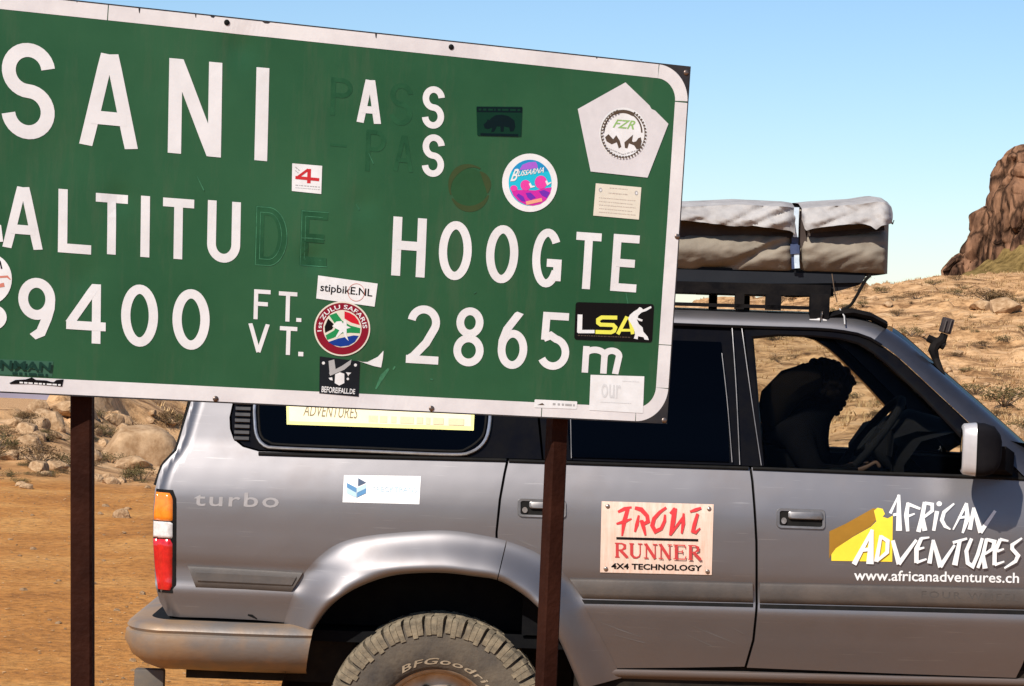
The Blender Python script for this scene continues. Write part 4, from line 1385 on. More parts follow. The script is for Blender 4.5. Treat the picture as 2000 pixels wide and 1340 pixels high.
# --- wheels -------------------------------------------------------------------------------------------
def wheel(cx, ysign, text):
    """ysign -1: near side"""
    yc = YC + ysign * (HALF - .135)           # wheel centre plane; outer face at yc + ysign*.135
    e = ysign
    C_ = (cx, yc, WZ)
    w = .132
    w_ = MB().lathe([(.24, -.10), (.20, -.09), (.19, .0), (.20, .09), (.245, .10)], C_).build('wheel', 'rim', car, 40)
    prof = [(.212, -w * .76), (.228, -w * .90), (.28, -w), (.345, -w * .98), (.38, -w * .90), (.392, -w * .78), (.396, -w * .4), (.397, 0), (.396, w * .4), (.392, w * .78), (.38, w * .90), (.345, w * .98), (.28, w), (.228, w * .90), (.212, w * .76)]
    MB().lathe(prof, C_, n=96).build('tyre', 'tyre', w_, 40)
    # tread blocks and shoulder lugs
    tb = MB()
    def blk(a, da, pts_in, pts_out):
        """a block from angle a, width da: list of (radius, y) profile points (outer skin) with base below"""
        vs = []
        for q_ in (a - da / 2, a + da / 2):
            for sk, (r_, y_) in enumerate(pts_in):
                qq = q_ + pts_out * (y_ / w) * .5
                vs.append((cx + r_ * math.cos(qq), yc + y_, WZ + r_ * math.sin(qq)))
        n_ = len(pts_in)
        fs = [(i, i + 1, n_ + i + 1, n_ + i) for i in range(n_ - 1)] + [tuple(range(n_))[::-1], tuple(n_ + i for i in range(n_)), (n_ - 1, 0, n_, 2 * n_ - 1)]
        tb.add(vs, fs)
    NB = 32
    st = 2 * math.pi / NB
    tr_ = random.Random(4)
    for k in range(NB):
        a = k * st
        for sd in (-1, 1):
            a_ = a + (0 if sd < 0 else st / 2)
            for j_ in range(3):                                # a lug cut by two sipes
                aa = a_ + (j_ - 1) * st * .292
                top = .410 - .003 * (j_ == 1); r0 = .338 + .008 * ((k + j_) % 2) + .006 * (j_ == 2)
                inn = .40 + .10 * (j_ % 2) + .05 * (k % 2)
                blk(aa, st * .272, [(.385, sd * w * inn), (top, sd * w * (inn + .03)), (top - .001, sd * w * .84), (.400, sd * w * (1.0 - .03 * (j_ == 1))), (.376, sd * w * 1.035), (r0, sd * w * 1.02), (r0, sd * w * .9), (.37, sd * w * .8)], .10 * sd)
        for row, yy in enumerate((-.24, .0, .24)):
            for j_ in range(2):
                a_ = a + st * (.33 * row + .5 * j_ + .06 * tr_.random())
                blk(a_, st * .36, [(.385, (yy - .11) * w), (.411, (yy - .10 - .03 * j_) * w), (.411, (yy + .10) * w), (.385, (yy + .11) * w)], .9 * (1 if (row + j_) % 2 else -1))
    tb.build('tread', 'tread', w_, 25)
    # rim face: lip, dish, hub with round windows
    f = lambda y_: y_ * e
    MB().lathe([(.222, f(.098)), (.215, f(.106)), (.206, f(.100)), (.200, f(.085)), (.192, f(.05)), (.165, f(.045)), (.11, f(.062)), (.06, f(.075)), (.055, f(.10)), (.0, f(.104))], C_, n=64).build('rim_face', 'rim', w_, 35)
    MB().lathe([(.221, f(.106)), (.225, f(.114)), (.230, f(.113))], C_, n=64).build('bead_ring', 'tyre', w_, 35)
    for k in range(10):
        a = 2 * math.pi * k / 10
        cc = np.array((cx + .138 * math.cos(a), yc + f(.056), WZ + .138 * math.sin(a)))
        MB().add([cc + np.array((.020 * math.cos(t), 0, .020 * math.sin(t))) for t in np.linspace(0, 6.2, 14)], [tuple(range(14))]).build('rim_hole', 'under', w_)
    if text:
        v, fs = text2d('BFGoodrich', .016, .25, 1.12)
        r0, r1 = .236, .260
        a_l, a_r = R(123), R(27)
        P = []
        for u, vv in v:
            a = a_l + (a_r - a_l) * u
            r_ = r0 + (r1 - r0) * vv
            yy = np.interp(r_, [.228, .28, .345], [w * .90, w, w * .98])
            P.append((cx + r_ * math.cos(a), yc + f(yy + .0022), WZ + r_ * math.sin(a)))
        MB().add(P, fs).build('tyre_lettering', 'tyre_text', w_, 0)
    return w_

wheel(WX, -1, True); wheel(FX, -1, True); wheel(WX, 1, False); wheel(FX, 1, False)

# --- lettering and decals on the car ---------------------------------------------------------------
def decal_poly(name, pxs, m, parent, off, mapf=None, ang=0):
    f = mapf or S
    P = np.array(pxs, float)
    if (P.max(0) - P.min(0)).max() < 14:
        return MB().add([f(x, y, off) for x, y in pxs], [tuple(range(len(pxs)))]).build(name, m, parent, ang)
    bm = bmesh.new()
    bm.faces.new([bm.verts.new((x, y, 0)) for x, y in pxs])
    for ax in (0, 1):
        for c in np.arange(math.ceil(P[:, ax].min() / 9) * 9, P[:, ax].max(), 9):
            bmesh.ops.bisect_plane(bm, geom=bm.verts[:] + bm.edges[:] + bm.faces[:], plane_co=(c, c, 0), plane_no=(1 - ax, ax, 0))
    bm.verts.index_update()
    mb = MB().add([f(v.co.x, v.co.y, off) for v in bm.verts], [tuple(v.index for v in fc.verts) for fc in bm.faces])
    bm.free()
    return mb.build(name, m, parent, ang)

def decal_strokes(name, strokes, m, parent, off, mapf=None, tr=lambda x, y: (x, y), wk=1.0):
    """strokes: (points, width[, closed]); each stroke a hair above the one before"""
    f = mapf or S
    mb = MB()
    for i, st in enumerate(strokes):
        pts, w = [np.array(p, float) for p in st[0]], st[1]
        cl = len(st) > 2 and st[2]
        if not cl:
            P2, W2 = [], []
            for k in range(len(pts) - 1):
                L_ = np.linalg.norm(np.array(tr(*pts[k + 1])) - np.array(tr(*pts[k]))); m_ = max(1, int(L_ / 8))
                for j_ in range(m_):
                    t = j_ / m_; P2.append(pts[k] * (1 - t) + pts[k + 1] * t)
                    W2.append((w[k] * (1 - t) + w[k + 1] * t) if isinstance(w, (list, tuple)) else w)
            P2.append(pts[-1]); W2.append(w[-1] if isinstance(w, (list, tuple)) else w)
            pts, w = P2, W2
        vs, fs = ribbon([tr(*p) for p in pts], [q_ * wk for q_ in w] if isinstance(w, (list, tuple)) else w * wk, cl)
        mb.add([f(v[0], v[1], off + i * .00022) for v in vs], fs)
    return mb.build(name, m, parent, 0)

def decal_text(name, txt, quad, m, parent, off, mapf=None, bold=0.0, shear=0.0, spacing=1.0):
    f = mapf or S
    v, fs = text2d(txt, bold, shear, spacing)
    qm = quadmap(quad)
    return MB().add([f(*qm(a, b), off) for a, b in v], fs).build(name, m, parent, 0)

def grid_sheet(name, quad, m, parent, off, mapf=None, n=8):
    """thin sheet over a pixel quad that follows the surface"""
    f = mapf or S
    qm = quadmap(quad)
    rows = [[f(*qm(i / n, j / n), off) for i in range(n + 1)] for j in range(n + 1)]
    return MB().loft(rows, closed=False).build(name, m, parent, 0)

M['decal_grey'] = flat('pale_grey_decal', (0.30, 0.285, 0.285))
M['scratch'] = flat('scratch_mark', (0.20, 0.185, 0.175))
M['pale_blue_ink'] = flat('pale_blue_ink', (0.45, 0.60, 0.70))
M['logo_blue'] = flat('logo_blue', (0.10, 0.24, 0.42)); M['logo_pale'] = flat('logo_pale', (0.42, 0.58, 0.68)); M['logo_dark'] = flat('logo_dark', (0.07, 0.10, 0.16))
M['clamp'] = mat('galvanised_clamp', (.72, .70, .68), .4, col2=(.6, .58, .55), nscale=40)
M['plate'] = mat('pinkish_plate', (0.60, 0.40, 0.30), 0.4, col2=(0.72, 0.56, 0.46), nscale=14, lo=.3, hi=.7, stretch=(6, 6, .5))
M['brush_red'] = flat('brush_red', (0.62, 0.045, 0.05)); M['runner_red'] = flat('serif_red', (0.50, 0.05, 0.05))
M['yellow'] = flat('logo_yellow', (0.86, 0.62, 0.05)); M['ochre'] = flat('logo_ochre', (0.30, 0.15, 0.02))
M['pale_yellow'] = flat('pale_yellow_card', (0.80, 0.78, 0.30)); M['cream_card'] = flat('cream_card', (0.82, 0.76, 0.50))

decal_text('turbo_lettering', 'turbo', [(380, 961), (546, 963), (544, 992), (378, 988)], 'decal_grey', q, .0012, bold=.012, spacing=1.15)

tk = grid_sheet('white_sticker', [(672, 928), (822, 930), (819, 985), (669, 981)], 'white', q, .0012)
c3 = lambda x, y: (660 + x * .085, 920 + y * .085)
for nm, P, m in (('logo_face', [(465, 160), (650, 265), (460, 350)], 'logo_dark'), ('logo_face', [(205, 270), (425, 385), (425, 495), (205, 375)], 'logo_blue'),
                 ('logo_face', [(205, 385), (425, 500), (425, 610), (205, 510)], 'logo_pale'), ('logo_face', [(435, 390), (650, 290), (650, 395), (435, 500)], 'logo_pale'), ('logo_face', [(435, 510), (650, 400), (640, 510), (435, 610)], 'logo_blue')):
    decal_poly(nm, [c3(*p) for p in P], m, q, .0030)
decal_text('faint_lettering', 'TRECKTRANS', [c3(775, 350), c3(1810, 375), c3(1810, 490), c3(775, 470)], 'pale_blue_ink', q, .0030)

# plate on the rear door
c8 = lambda x, y: (1160 + x * .125, 970 + y * .125)
plate = grid_sheet('front_plate', [(1175, 979), (1394, 985), (1390, 1123), (1172, 1118)], 'plate', rear_door, .003)
decal_strokes('brush_lettering', [([(375, 240), (480, 190), (590, 165)], [40, 60, 30]), ([(530, 190), (470, 400), (440, 615)], [60, 70, 25]), ([(350, 425), (480, 390), (590, 345)], [30, 60, 20]),
    ([(700, 290), (670, 440), (640, 550)], [30, 60, 30]), ([(640, 175), (740, 200), (830, 300), (845, 390), (790, 420), (720, 375)], [50, 70, 60, 60, 50, 40]), ([(740, 370), (775, 480), (805, 605)], [60, 60, 30]),
    ([(1130, 170), (1030, 240), (940, 340), (910, 450), (960, 545), (1050, 500), (1105, 380), (1110, 280)], [40, 50, 60, 65, 60, 55, 50, 30]),
    ([(1200, 270), (1270, 180)], [60, 50]), ([(1265, 180), (1235, 400), (1190, 605)], [70, 75, 35]), ([(1195, 600), (1300, 450), (1395, 320)], [30, 45, 40]), ([(1400, 260), (1395, 420), (1370, 575)], [30, 60, 30]),
    ([(1500, 235), (1590, 205), (1675, 175)], [30, 55, 35]), ([(1620, 265), (1570, 430), (1545, 540), (1590, 560), (1660, 490)], [45, 60, 55, 45, 20])], 'brush_red', rear_door, .0042, tr=c8, wk=.125)
decal_strokes('plate_line', [([(350, 650), (1630, 682)], 38)], 'black_ink', rear_door, .0042, tr=c8, wk=.125)

def serif(ch, x0, x1):
    """thick and thin strokes with feet, in a 0..1 (down) box"""
    w = x1 - x0
    X = lambda u: x0 + w * u
    th, tn = 46, 17
    def V(u, t=th): return ([(X(u), 0), (X(u), 1)], t)
    def foot(u, v, l=.16): return ([(X(u - l), v), (X(u + l), v)], tn)
    if ch == 'R':
        return [V(.22), foot(.22, .02), foot(.22, .98), ([(X(.25), .03), (X(.55), .03), (X(.75), .14), (X(.75), .34), (X(.55), .47), (X(.25), .50)], [tn, 20, 40, 40, 20, tn]), ([(X(.45), .50), (X(.92), .98)], th), foot(.92, .98, .08)]
    if ch == 'U':
        return [([(X(.2), 0), (X(.2), .75), (X(.35), .95), (X(.55), .98), (X(.74), .88), (X(.80), .70), (X(.80), 0)], [th, th, 34, 24, 18, tn, tn]), foot(.2, .02), foot(.8, .02)]
    if ch == 'N':
        return [V(.2, tn), V(.82, tn), ([(X(.15), 0), (X(.82), 1)], th), foot(.16, .02, .12), foot(.2, .98), foot(.82, .02)]
    if ch == 'E':
        return [V(.25), ([(X(.05), .02), (X(.85), .02), (X(.87), .2)], tn), ([(X(.05), .98), (X(.88), .98), (X(.93), .78)], tn), ([(X(.3), .48), (X(.68), .48)], tn), ([(X(.68), .36), (X(.68), .6)], tn)]
st = []
for i, ch in enumerate('RUNNER'):
    x0_ = 315 + i * 229
    for s_ in serif(ch, x0_, x0_ + 222):
        st.append(([(x, 722 + v * 225 + (x - 315) * .032) for x, v in s_[0]], s_[1]))
decal_strokes('serif_lettering', st, 'runner_red', rear_door, .0042, tr=c8, wk=.125)
decal_text('technology_lettering', '4X4 TECHNOLOGY', [c8(270, 1038), c8(1690, 1072), c8(1685, 1165), c8(270, 1130)], 'black_ink', rear_door, .0042, bold=.03)
for x, y in ((215, 150), (1800, 190), (185, 1130), (1775, 1172)):
    a_ = c8(x, y)
    MB().loft([[S(a_[0] + r_ * math.cos(t), a_[1] + r_ * math.sin(t), o) for t in np.linspace(0, 6.283, 15)[:-1]] for r_, o in ((4.6, .003), (4.2, .006), (2.4, .0075), (.2, .008))], closed=True).build('rivet', 'rivet', rear_door, 60)

# agency lettering on the front door
c6 = lambda x, y: (1560 + x * .22, 940 + y * .22)
decal_poly('logo_shadow', [c6(*p) for p in ((272, 445), (420, 375), (660, 240), (700, 245), (700, 330), (640, 400), (480, 490), (340, 590), (290, 645), (270, 690))], 'ochre', front_door, .0011)
decal_poly('logo_robe', [c6(*p) for p in ((290, 648), (330, 595), (480, 495), (640, 405), (690, 355), (668, 262), (700, 235), (745, 245), (765, 290), (745, 315), (790, 330), (835, 305), (830, 715), (290, 706))], 'yellow', front_door, .0016)
AF = [([(812, 285), (890, 120)], [26, 14]), ([(888, 120), (890, 440)], [26, 54]), ([(838, 300), (880, 290)], 24),
      ([(972, 190), (955, 300), (968, 445)], [30, 40, 30]), ([(965, 200), (1080, 245)], [30, 22]), ([(958, 315), (1030, 288)], [26, 14]),
      ([(1120, 185), (1095, 320), (1062, 450)], [36, 38, 40]), ([(1118, 192), (1185, 205), (1185, 262), (1108, 322)], [24, 30, 30, 22]), ([(1100, 315), (1120, 440)], [28, 44]),
      ([(1228, 265), (1198, 440)], [38, 30]), ([(1380, 198), (1290, 275), (1270, 345), (1300, 400), (1348, 428)], [16, 32, 34, 30, 12]),
      ([(1370, 430), (1492, 195)], [14, 30]), ([(1490, 195), (1498, 330), (1455, 460)], [24, 44, 20]), ([(1415, 325), (1490, 315)], 22),
      ([(1555, 235), (1518, 430)], [28, 40]), ([(1552, 235), (1618, 455)], [26, 48]), ([(1612, 455), (1745, 262)], [40, 26]),
      ([(490, 738), (655, 430)], [46, 26]), ([(650, 430), (632, 735)], [30, 66]), ([(560, 612), (640, 602)], 32),
      ([(730, 480), (688, 715)], [28, 40]), ([(728, 488), (790, 530), (785, 630), (690, 712)], [28, 36, 34, 22]),
      ([(835, 525), (892, 735)], [34, 46]), ([(886, 735), (1045, 520)], [40, 26]),
      ([(1090, 505), (1045, 600), (1045, 725)], [32, 40, 40]), ([(1085, 508), (1160, 498)], [26, 14]), ([(1055, 605), (1115, 588)], [26, 16]), ([(1045, 722), (1135, 690)], [26, 16]),
      ([(1195, 520), (1160, 730)], [26, 40]), ([(1192, 522), (1262, 762)], [30, 50]), ([(1255, 760), (1385, 565)], [40, 22]),
      ([(1368, 545), (1495, 508)], [26, 20]), ([(1430, 528), (1385, 745)], [34, 50]),
      ([(1535, 508), (1488, 620), (1500, 725), (1545, 755), (1590, 650), (1630, 505)], [30, 36, 36, 34, 34, 28]),
      ([(1668, 510), (1640, 640), (1590, 770)], [30, 34, 28]), ([(1665, 515), (1738, 535), (1722, 600), (1640, 655)], [26, 34, 30, 18]), ([(1635, 640), (1655, 775)], [26, 46]),
      ([(1790, 515), (1740, 630), (1738, 745)], [32, 38, 38]), ([(1785, 515), (1862, 530)], [28, 14]), ([(1762, 622), (1822, 600)], [26, 14]), ([(1740, 742), (1825, 712)], [26, 14]),
      ([(1982, 505), (1895, 565), (1895, 600), (1948, 660), (1925, 710), (1825, 772)], [16, 32, 34, 36, 32, 14])]
decal_strokes('agency_lettering', AF, 'white', front_door, .0022, tr=c6, wk=.22)
decal_poly('letter_dot', [c6(*p) for p in disc(1247, 200, 24, 22, 14)], 'white', front_door, .0022)
decal_text('web_address', 'www.africanadventures.ch', [c6(492, 785), c6(1958, 812), c6(1955, 905), c6(490, 880)], 'white', front_door, .0022, bold=.014)
M['trim_dark'] = flat('trim_dark', (0.085, 0.075, 0.068))
decal_text('trim_lettering', 'FOUR WHEEL', [(1800, 1154), (1990, 1161), (1990, 1174), (1800, 1167)], 'trim_dark', front_door, .0155, bold=.01, spacing=1.3)

# card in the quarter window
wc = grid_sheet('window_card', [(558, 730), (930, 745), (925, 841), (560, 829)], 'pale_yellow', pane, .0062)
grid_sheet('card_face', [(563, 740), (921, 752), (920, 833), (565, 823)], 'cream_card', pane, .0068)
M['grey_brown'] = flat('card_ink', (0.22, 0.17, 0.10)); M['faint_tan'] = flat('faint_card_ink', (0.66, 0.56, 0.36))
decal_text('card_lettering', 'ADVENTURES', [(594, 789), (700, 794), (698, 818), (592, 812)], 'grey_brown', pane, .0074, shear=.15)
decal_strokes('card_marks', [([(x, 818 + (x - 720) * .035), (x + w_, 818 + (x + w_ - 720) * .035)], 13) for x, w_ in ((720, 18), (742, 14), (764, 10), (782, 26), (814, 12), (832, 8), (846, 20), (876, 30))], 'faint_tan', pane, .0074)
# scratches on the rear door and a chip by the bumper
decal_strokes('paint_scratch', [([(1172, 1215), (1215, 1232), (1255, 1245)], [.6, 1.6, .5]), ([(1350, 1222), (1400, 1242), (1440, 1258)], [.5, 1.5, .6]), ([(1342, 1240), (1390, 1262)], [.6, 1.2]), ([(995, 1048), (1030, 1062), (1052, 1072)], [.5, 1.8, .8]),
    ([(1010, 1092), (1045, 1098)], [.6, 1.4]), ([(1020, 1112), (1048, 1116)], [.5, 1.2]), ([(1200, 1240), (1260, 1256)], [.4, 1.0]), ([(1430, 1226), (1452, 1238)], [.5, 1.3])], 'scratch', rear_door, .0012, wk=.7)
decal_strokes('paint_chip', [([(484, 1201), (492, 1203), (502, 1209)], [3, 5, 2])], 'rubber', q, .0012)

# --- roof rack ------------------------------------------------------------------------------------
rk = MB()
YN = YS + .27
def bar(px0, py0, px1, py1, hpx, Y=YN, th=.03):
    a_, b_ = at(px0, py0, Y), at(px1, py1, Y); s_ = Y / F
    return MB().loft([[(p[0], p[1] + dy, p[2] + dz_) for dy, dz_ in ((-th / 2, -hpx * s_ / 2), (th / 2, -hpx * s_ / 2), (th / 2, hpx * s_ / 2), (-th / 2, hpx * s_ / 2))] for p in (a_, b_)], cap=True)
rack = bar(560, 540, 1622, 568, 22).build('roof_rack', 'black_plastic', car)
fr = bar(560, 540, 1622, 568, 22, 2 * YC - YN).build('far_rail', 'black_plastic', rack)
bar(560, 570, 1590, 602, 7).build('lower_rail', 'black_plastic', rack)
for x in (700, 900, 1100, 1300, 1420, 1560, 1615):
    p = at(x, 545 + (x - 560) * .0264 - 2, YN)
    MB().box((p[0], YC, p[2]), (.05, 2 * (YC - YN), .028)).build('rack_slat', 'black_plastic', rack)
for x, w_ in ((1444, 18), (1510, 30), (1100, 24), (800, 24)):
    y = 587 + (x - 1444) * .03
    s_ = YN / F
    p = at(x, y, YN)
    MB().box(tuple(p), (w_ * s_, .03, 34 * s_)).build('rack_upright', 'black_plastic', rack)
    MB().box((p[0], 2 * YC - p[1], p[2]), (w_ * s_, .03, 34 * s_)).build('rack_upright', 'black_plastic', rack)
for x in (1600, 1180, 760):
    s_ = YN / F
    y = 600 + (x - 1600) * .03
    p = at(x, y, YN - .02)
    MB().box(tuple(p), (38 * s_, .05, 52 * s_), bev=.006).build('rack_foot', 'black_plastic', rack)
    a_ = at(x - 2, y + 30, YN - .05)
    cl = MB().loft([[(a_[0] + dx_ * s_, a_[1], a_[2] + dz_ * s_), (a_[0] + dx_ * s_, a_[1] + .012, a_[2] + dz_ * s_)] for dx_, dz_ in ((-20, -6), (-17, 6), (-4, 7), (2, 9), (16, 6), (21, -6), (-20, -6))], closed=False)
    cl.add([(a_[0] + dx_ * s_, a_[1] - .0005, a_[2] + dz_ * s_) for dx_, dz_ in ((-20, -6), (-17, 6), (-4, 7), (2, 9), (16, 6), (21, -6))], [(0, 1, 2, 3, 4, 5)])
    cl.build('rack_clamp', 'clamp', rack)
    b_ = at(x + 5, y + 8, YN - .055)
    MB().tube([tuple(b_), (b_[0] - .004, b_[1], b_[2] - .05)], .0045, 6).build('clamp_bolt', 'chrome', rack)
# straps and cords from the front of the load to the roof
MB().tube([tuple(p) for p in catmull([at(1700, 538, YN - .01), at(1690, 548, YN), at(1672, 580, YN + .02), at(1660, 597, YN + .03), at(1640, 607, YN + .04)])], [.006] * 24 + [.009], 6).build('tie_down_strap', 'rubber', rack)
MB().tube([tuple(at(1625, 535, YN - .03)), tuple(at(1630, 570, YN - .02)), tuple(at(1635, 590, YN))], .002, 5).build('loose_cord', 'twig', rack)
MB().tube([tuple(at(1640, 603, YN)), tuple(at(1649, 618, YN - .05)), tuple(at(1650, 634, YN - .08))], .003, 5).build('tie_down_end', 'grey_ink', rack)
hump = [at(x, y, YN + .02) for x, y in ((1618, 612), (1640, 606), (1664, 604), (1700, 612), (1730, 628))]
MB().loft([[(p[0], p[1] + .06 * math.cos(t), p[2] - .012 + .016 * math.sin(t)) for t in np.linspace(0, 6.283, 9)[:-1]] for p in hump], cap=True).build('rack_front_fairing', 'black_plastic', rack)

# ------------------------------------------------------------------ folded roof tent
M['canvas_top'] = mat('grey_canvas', (0.23, 0.212, 0.20), 0.75, col2=(0.41, 0.385, 0.365), nscale=7, bump=0.35, bscale=16, lo=.3, hi=.7, spec=.3)
M['canvas_low'] = mat('tan_grey_canvas', (0.15, 0.128, 0.10), 0.8, col2=(0.25, 0.212, 0.163), nscale=6, bump=0.3, bscale=14, lo=.3, hi=.7, spec=.25)
M['canvas_and_shade'] = mat('dark_canvas_and_shade', (0.030, 0.020, 0.017), 0.9, col2=(0.05, 0.035, 0.028), nscale=10)  # dark cloth tone, also the painted shade under the flap
M['tray'] = mat('tray_metal', (0.007, 0.007, 0.009), 0.6, col2=(0.012, 0.012, 0.013), nscale=8, spec=.1)
M['strap_white'] = mat('pale_strap', (0.55, 0.63, 0.68), 0.6, col2=(0.42, 0.50, 0.57), nscale=40)
M['strap_blue'] = mat('blue_strap', (0.02, 0.035, 0.09), 0.6, col2=(0.04, 0.06, 0.13), nscale=30)
YT = YS + .27
tent = thing('roof_tent', tuple(at(1380, 555, YC)), 'folded roof tent in a creased grey canvas cover strapped on the roof rack', 'roof tent')
XL = 985
# base tray
def traybar():
    s_ = YT / F
    prof = [(XL, 508), (1500, 526), (1690, 533), (1690, 541), (1680, 556), (1640, 568), (1560, 577), (1330, 570), (XL, 556)]
    mb = MB()
    near = [at(x, y, YT + .01) for x, y in prof]
    far = [np.array((p[0], 2 * YC - p[1], p[2])) for p in near]
    mb.loft([near, far], cap=True)
    mb.build('base_tray', 'tray', tent, 30)
    up = [at(x, y, YT - .004) for x, y in ((XL, 512), (1330, 526), (1560, 533), (1690, 538), (1684, 552), (1560, 554), (1330, 553), (XL, 540))]
    mb = MB().loft([up, [p + np.array((0, .02, 0)) for p in up]], cap=True)
    mb.build('tray_edge', mat('tray_edge', (.010, .012, .016), .6, col2=(.014, .016, .020), nscale=10, spec=.15), tent, 30)
traybar()
# lower bag: sagging cloth between the tray and the flap
def bag():
    nx, nv = 150, 34
    top_x = [XL, 1325, 1440, 1545, 1562, 1580, 1650, 1725, 1738]
    top_y = [395, 405, 401, 405, 409, 406, 400, 395, 402]
    bot_x = [XL, 1325, 1560, 1640, 1733]; bot_y = [512, 525, 529, 531, 535]
    rows = []
    for j in range(nv + 1):
        v = j / nv
        row = []
        for i in range(nx + 1):
            x = XL + (1737 - XL) * i / nx
            yt = np.interp(x, top_x, top_y); yb = np.interp(x, bot_x, bot_y)
            y = yb + (yt - yb) * v
            xx = x - (4 * (1 - v) if i == nx else 0)
            # swell and folds
            o = .05 * math.sin(math.pi * min(1, v * 1.7)) ** .7 - .045 * smooth01((v - .52) / .1) * (1 - smooth01((v - .80) / .15) * .4)
            o += -.05 * smooth01((v - .9) / .1)
            o -= .055 * math.exp(-((x - 1556) / 11) ** 2)                       # strap bite
            fold = (y - (527 - 52 * smooth01((x - 1390) / 150))) / 9.0
            if x < 1548: o -= .028 * math.exp(-fold ** 2) * smooth01((x - 1350) / 40)
            o += .018 * mnoise.noise((x * .012, y * .03, 2.0)) + .012 * (abs(mnoise.noise((x * .03 + y * .05, y * .05, 9.0))) - .2) + .006 * mnoise.noise((x * .05, y * .06, 7.0))
            if x > 1575: o += .010 * mnoise.noise((x * .025 + y * .05, y * .02, 3.0))
            o -= .08 * smooth01((x - 1722) / 16) ** 2
            row.append(at(xx, y, YT - o))
        rows.append(row)
    mb = MB().loft(rows, closed=False)
    # close the top, the far side and both ends
    def over(row):
        n_ = len(row)
        return [[(p[0], p[1] + (2 * YC - 2 * p[1]) * f, p[2] + .03 * 4 * f * (1 - f) + .008 * mnoise.noise((p[0] * 5, f * 9, 1))) for p in row] for f in np.linspace(0, 1, 12)]
    mb.loft(over(rows[-1]), closed=False)
    mb.loft([[(p[0], 2 * YC - p[1], p[2]) for p in r_] for r_ in rows], closed=False)
    for i in (0, nx):
        e = [r_[i] for r_ in rows]
        mb.loft([[(p[0] + (.02 if i else -.02) * 4 * f * (1 - f), p[1] + (2 * YC - 2 * p[1]) * f, p[2]) for p in e] for f in np.linspace(0, 1, 10)], closed=False)
    return mb.build('canvas_bag', 'canvas_low', tent, 50)
bag()
# dark sheet painting the shade in the recess between flap and bag
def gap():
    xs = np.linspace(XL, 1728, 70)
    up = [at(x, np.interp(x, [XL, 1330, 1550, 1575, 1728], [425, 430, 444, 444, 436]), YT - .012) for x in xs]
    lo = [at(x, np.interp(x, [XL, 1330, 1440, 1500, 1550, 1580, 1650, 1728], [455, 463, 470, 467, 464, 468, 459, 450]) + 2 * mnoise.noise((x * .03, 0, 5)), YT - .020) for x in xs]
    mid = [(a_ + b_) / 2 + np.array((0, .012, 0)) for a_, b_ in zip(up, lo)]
    MB().loft([up, mid, lo], closed=False).build('flap_shade', 'canvas_and_shade', tent, 50)
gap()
# cover flap with its uneven hem
def flap_piece(x0, x1, hem, name, n=70):
    rows = []
    for j in range(15):
        v = j / 14
        row = []
        for i in range(n + 1):
            x = x0 + (x1 - x0) * i / n
            yt = np.interp(x, [XL, 1345, 1390, 1440, 1540, 1562, 1600, 1680, 1715, 1730, 1740], [393, 404, 402, 399.5, 404, 408, 404, 399, 393.5, 396, 404])
            yh = np.interp(x, *hem) + 2.0 * mnoise.noise((x * .06, 1, 2))
            y = yt + (yh - yt) * v
            o = .050 + .045 * smooth01(v * 1.3) - .03 * math.exp(-((x - 1556) / 12) ** 2)
            o += .016 * mnoise.noise((x * .018 + y * .03, y * .035, 4.0)) + .007 * mnoise.noise((x * .06 - y * .05, y * .07, 8.0))
            # sharp creases
            o += .040 * (abs(mnoise.noise((x * .014 + y * .035, x * .006, 11.0))) - .2) + .007 * (abs(mnoise.noise((x * .045 - y * .09, y * .03, 5.0))) - .2)
            o -= .07 * smooth01((x - 1724) / 18) ** 2
            row.append(at(x + (3 * math.sin(v * 3) if x > 1730 else 0), y, YT - o))
        rows.append(row)
    mb = MB().loft(rows, closed=False)
    hem_row = rows[-1]
    mb.loft([hem_row, [np.array((p[0], p[1] + .018, p[2] + .004)) for p in hem_row]], closed=False)
    mb.loft([[(p[0], p[1] + (2 * YC - 2 * p[1]) * f, p[2] + .034 * (4 * f * (1 - f)) ** .6 + .006 * min(1, f * 12)) for p in rows[0]] for f in np.linspace(0, 1, 12)], closed=False)
    return mb.build(name, 'canvas_top', tent, 50)
flap_piece(XL, 1553, ([XL, 1330, 1358, 1395, 1430, 1470, 1510, 1545, 1553], [426, 430, 433, 437, 442, 441, 446, 451, 458]), 'cover_flap', 110)
flap_piece(1566, 1741, ([1566, 1573, 1604, 1646, 1690, 1700, 1711, 1722, 1741], [428, 450, 444, 439, 437, 441, 449, 441, 437]), 'cover_flap', 60)
# strap that bites into the bag, its buckle and dark web
def strapline(pts, wpx, m, nm, off):
    vs, fs = ribbon(pts, wpx)
    top = [at(v[0], v[1], YT - off) for v in vs]
    bot = [at(v[0], v[1], YT - off + .006) for v in vs]
    n_ = len(top)
    mb = MB().add(top, fs).add(bot, [f[::-1] for f in fs])
    side = [(i, i + 2, n_ + i + 2, n_ + i) for i in range(n_ - 2)]
    mb.add(top + bot, side)
    mb.build(nm, m, tent, 30)
strapline([(1556, 405), (1555, 430), (1554, 463)], 10, 'strap_white', 'strap', .045)
strapline([(1553, 463), (1552, 490), (1553, 525)], 13, 'strap_blue', 'strap_buckle', .030)
strapline([(1553, 478), (1552, 484), (1553, 496)], 18, 'strap_blue', 'buckle', .040)
strapline([(1556, 494), (1556, 510), (1557, 524)], 10, 'strap_white', 'strap_tail', .036)
strapline([(1564, 412), (1565, 430), (1567, 455), (1571, 480), (1576, 506)], [5, 9, 12, 15, 6], 'canvas_and_shade', 'strap_fold', .030)
MB().tube([tuple(at(1736, 430, YT + .0)), tuple(at(1744, 437, YT + .0)), tuple(at(1746, 430, YT))], [.006, .004, .002], 6).build('flap_toggle', 'canvas_and_shade', tent)
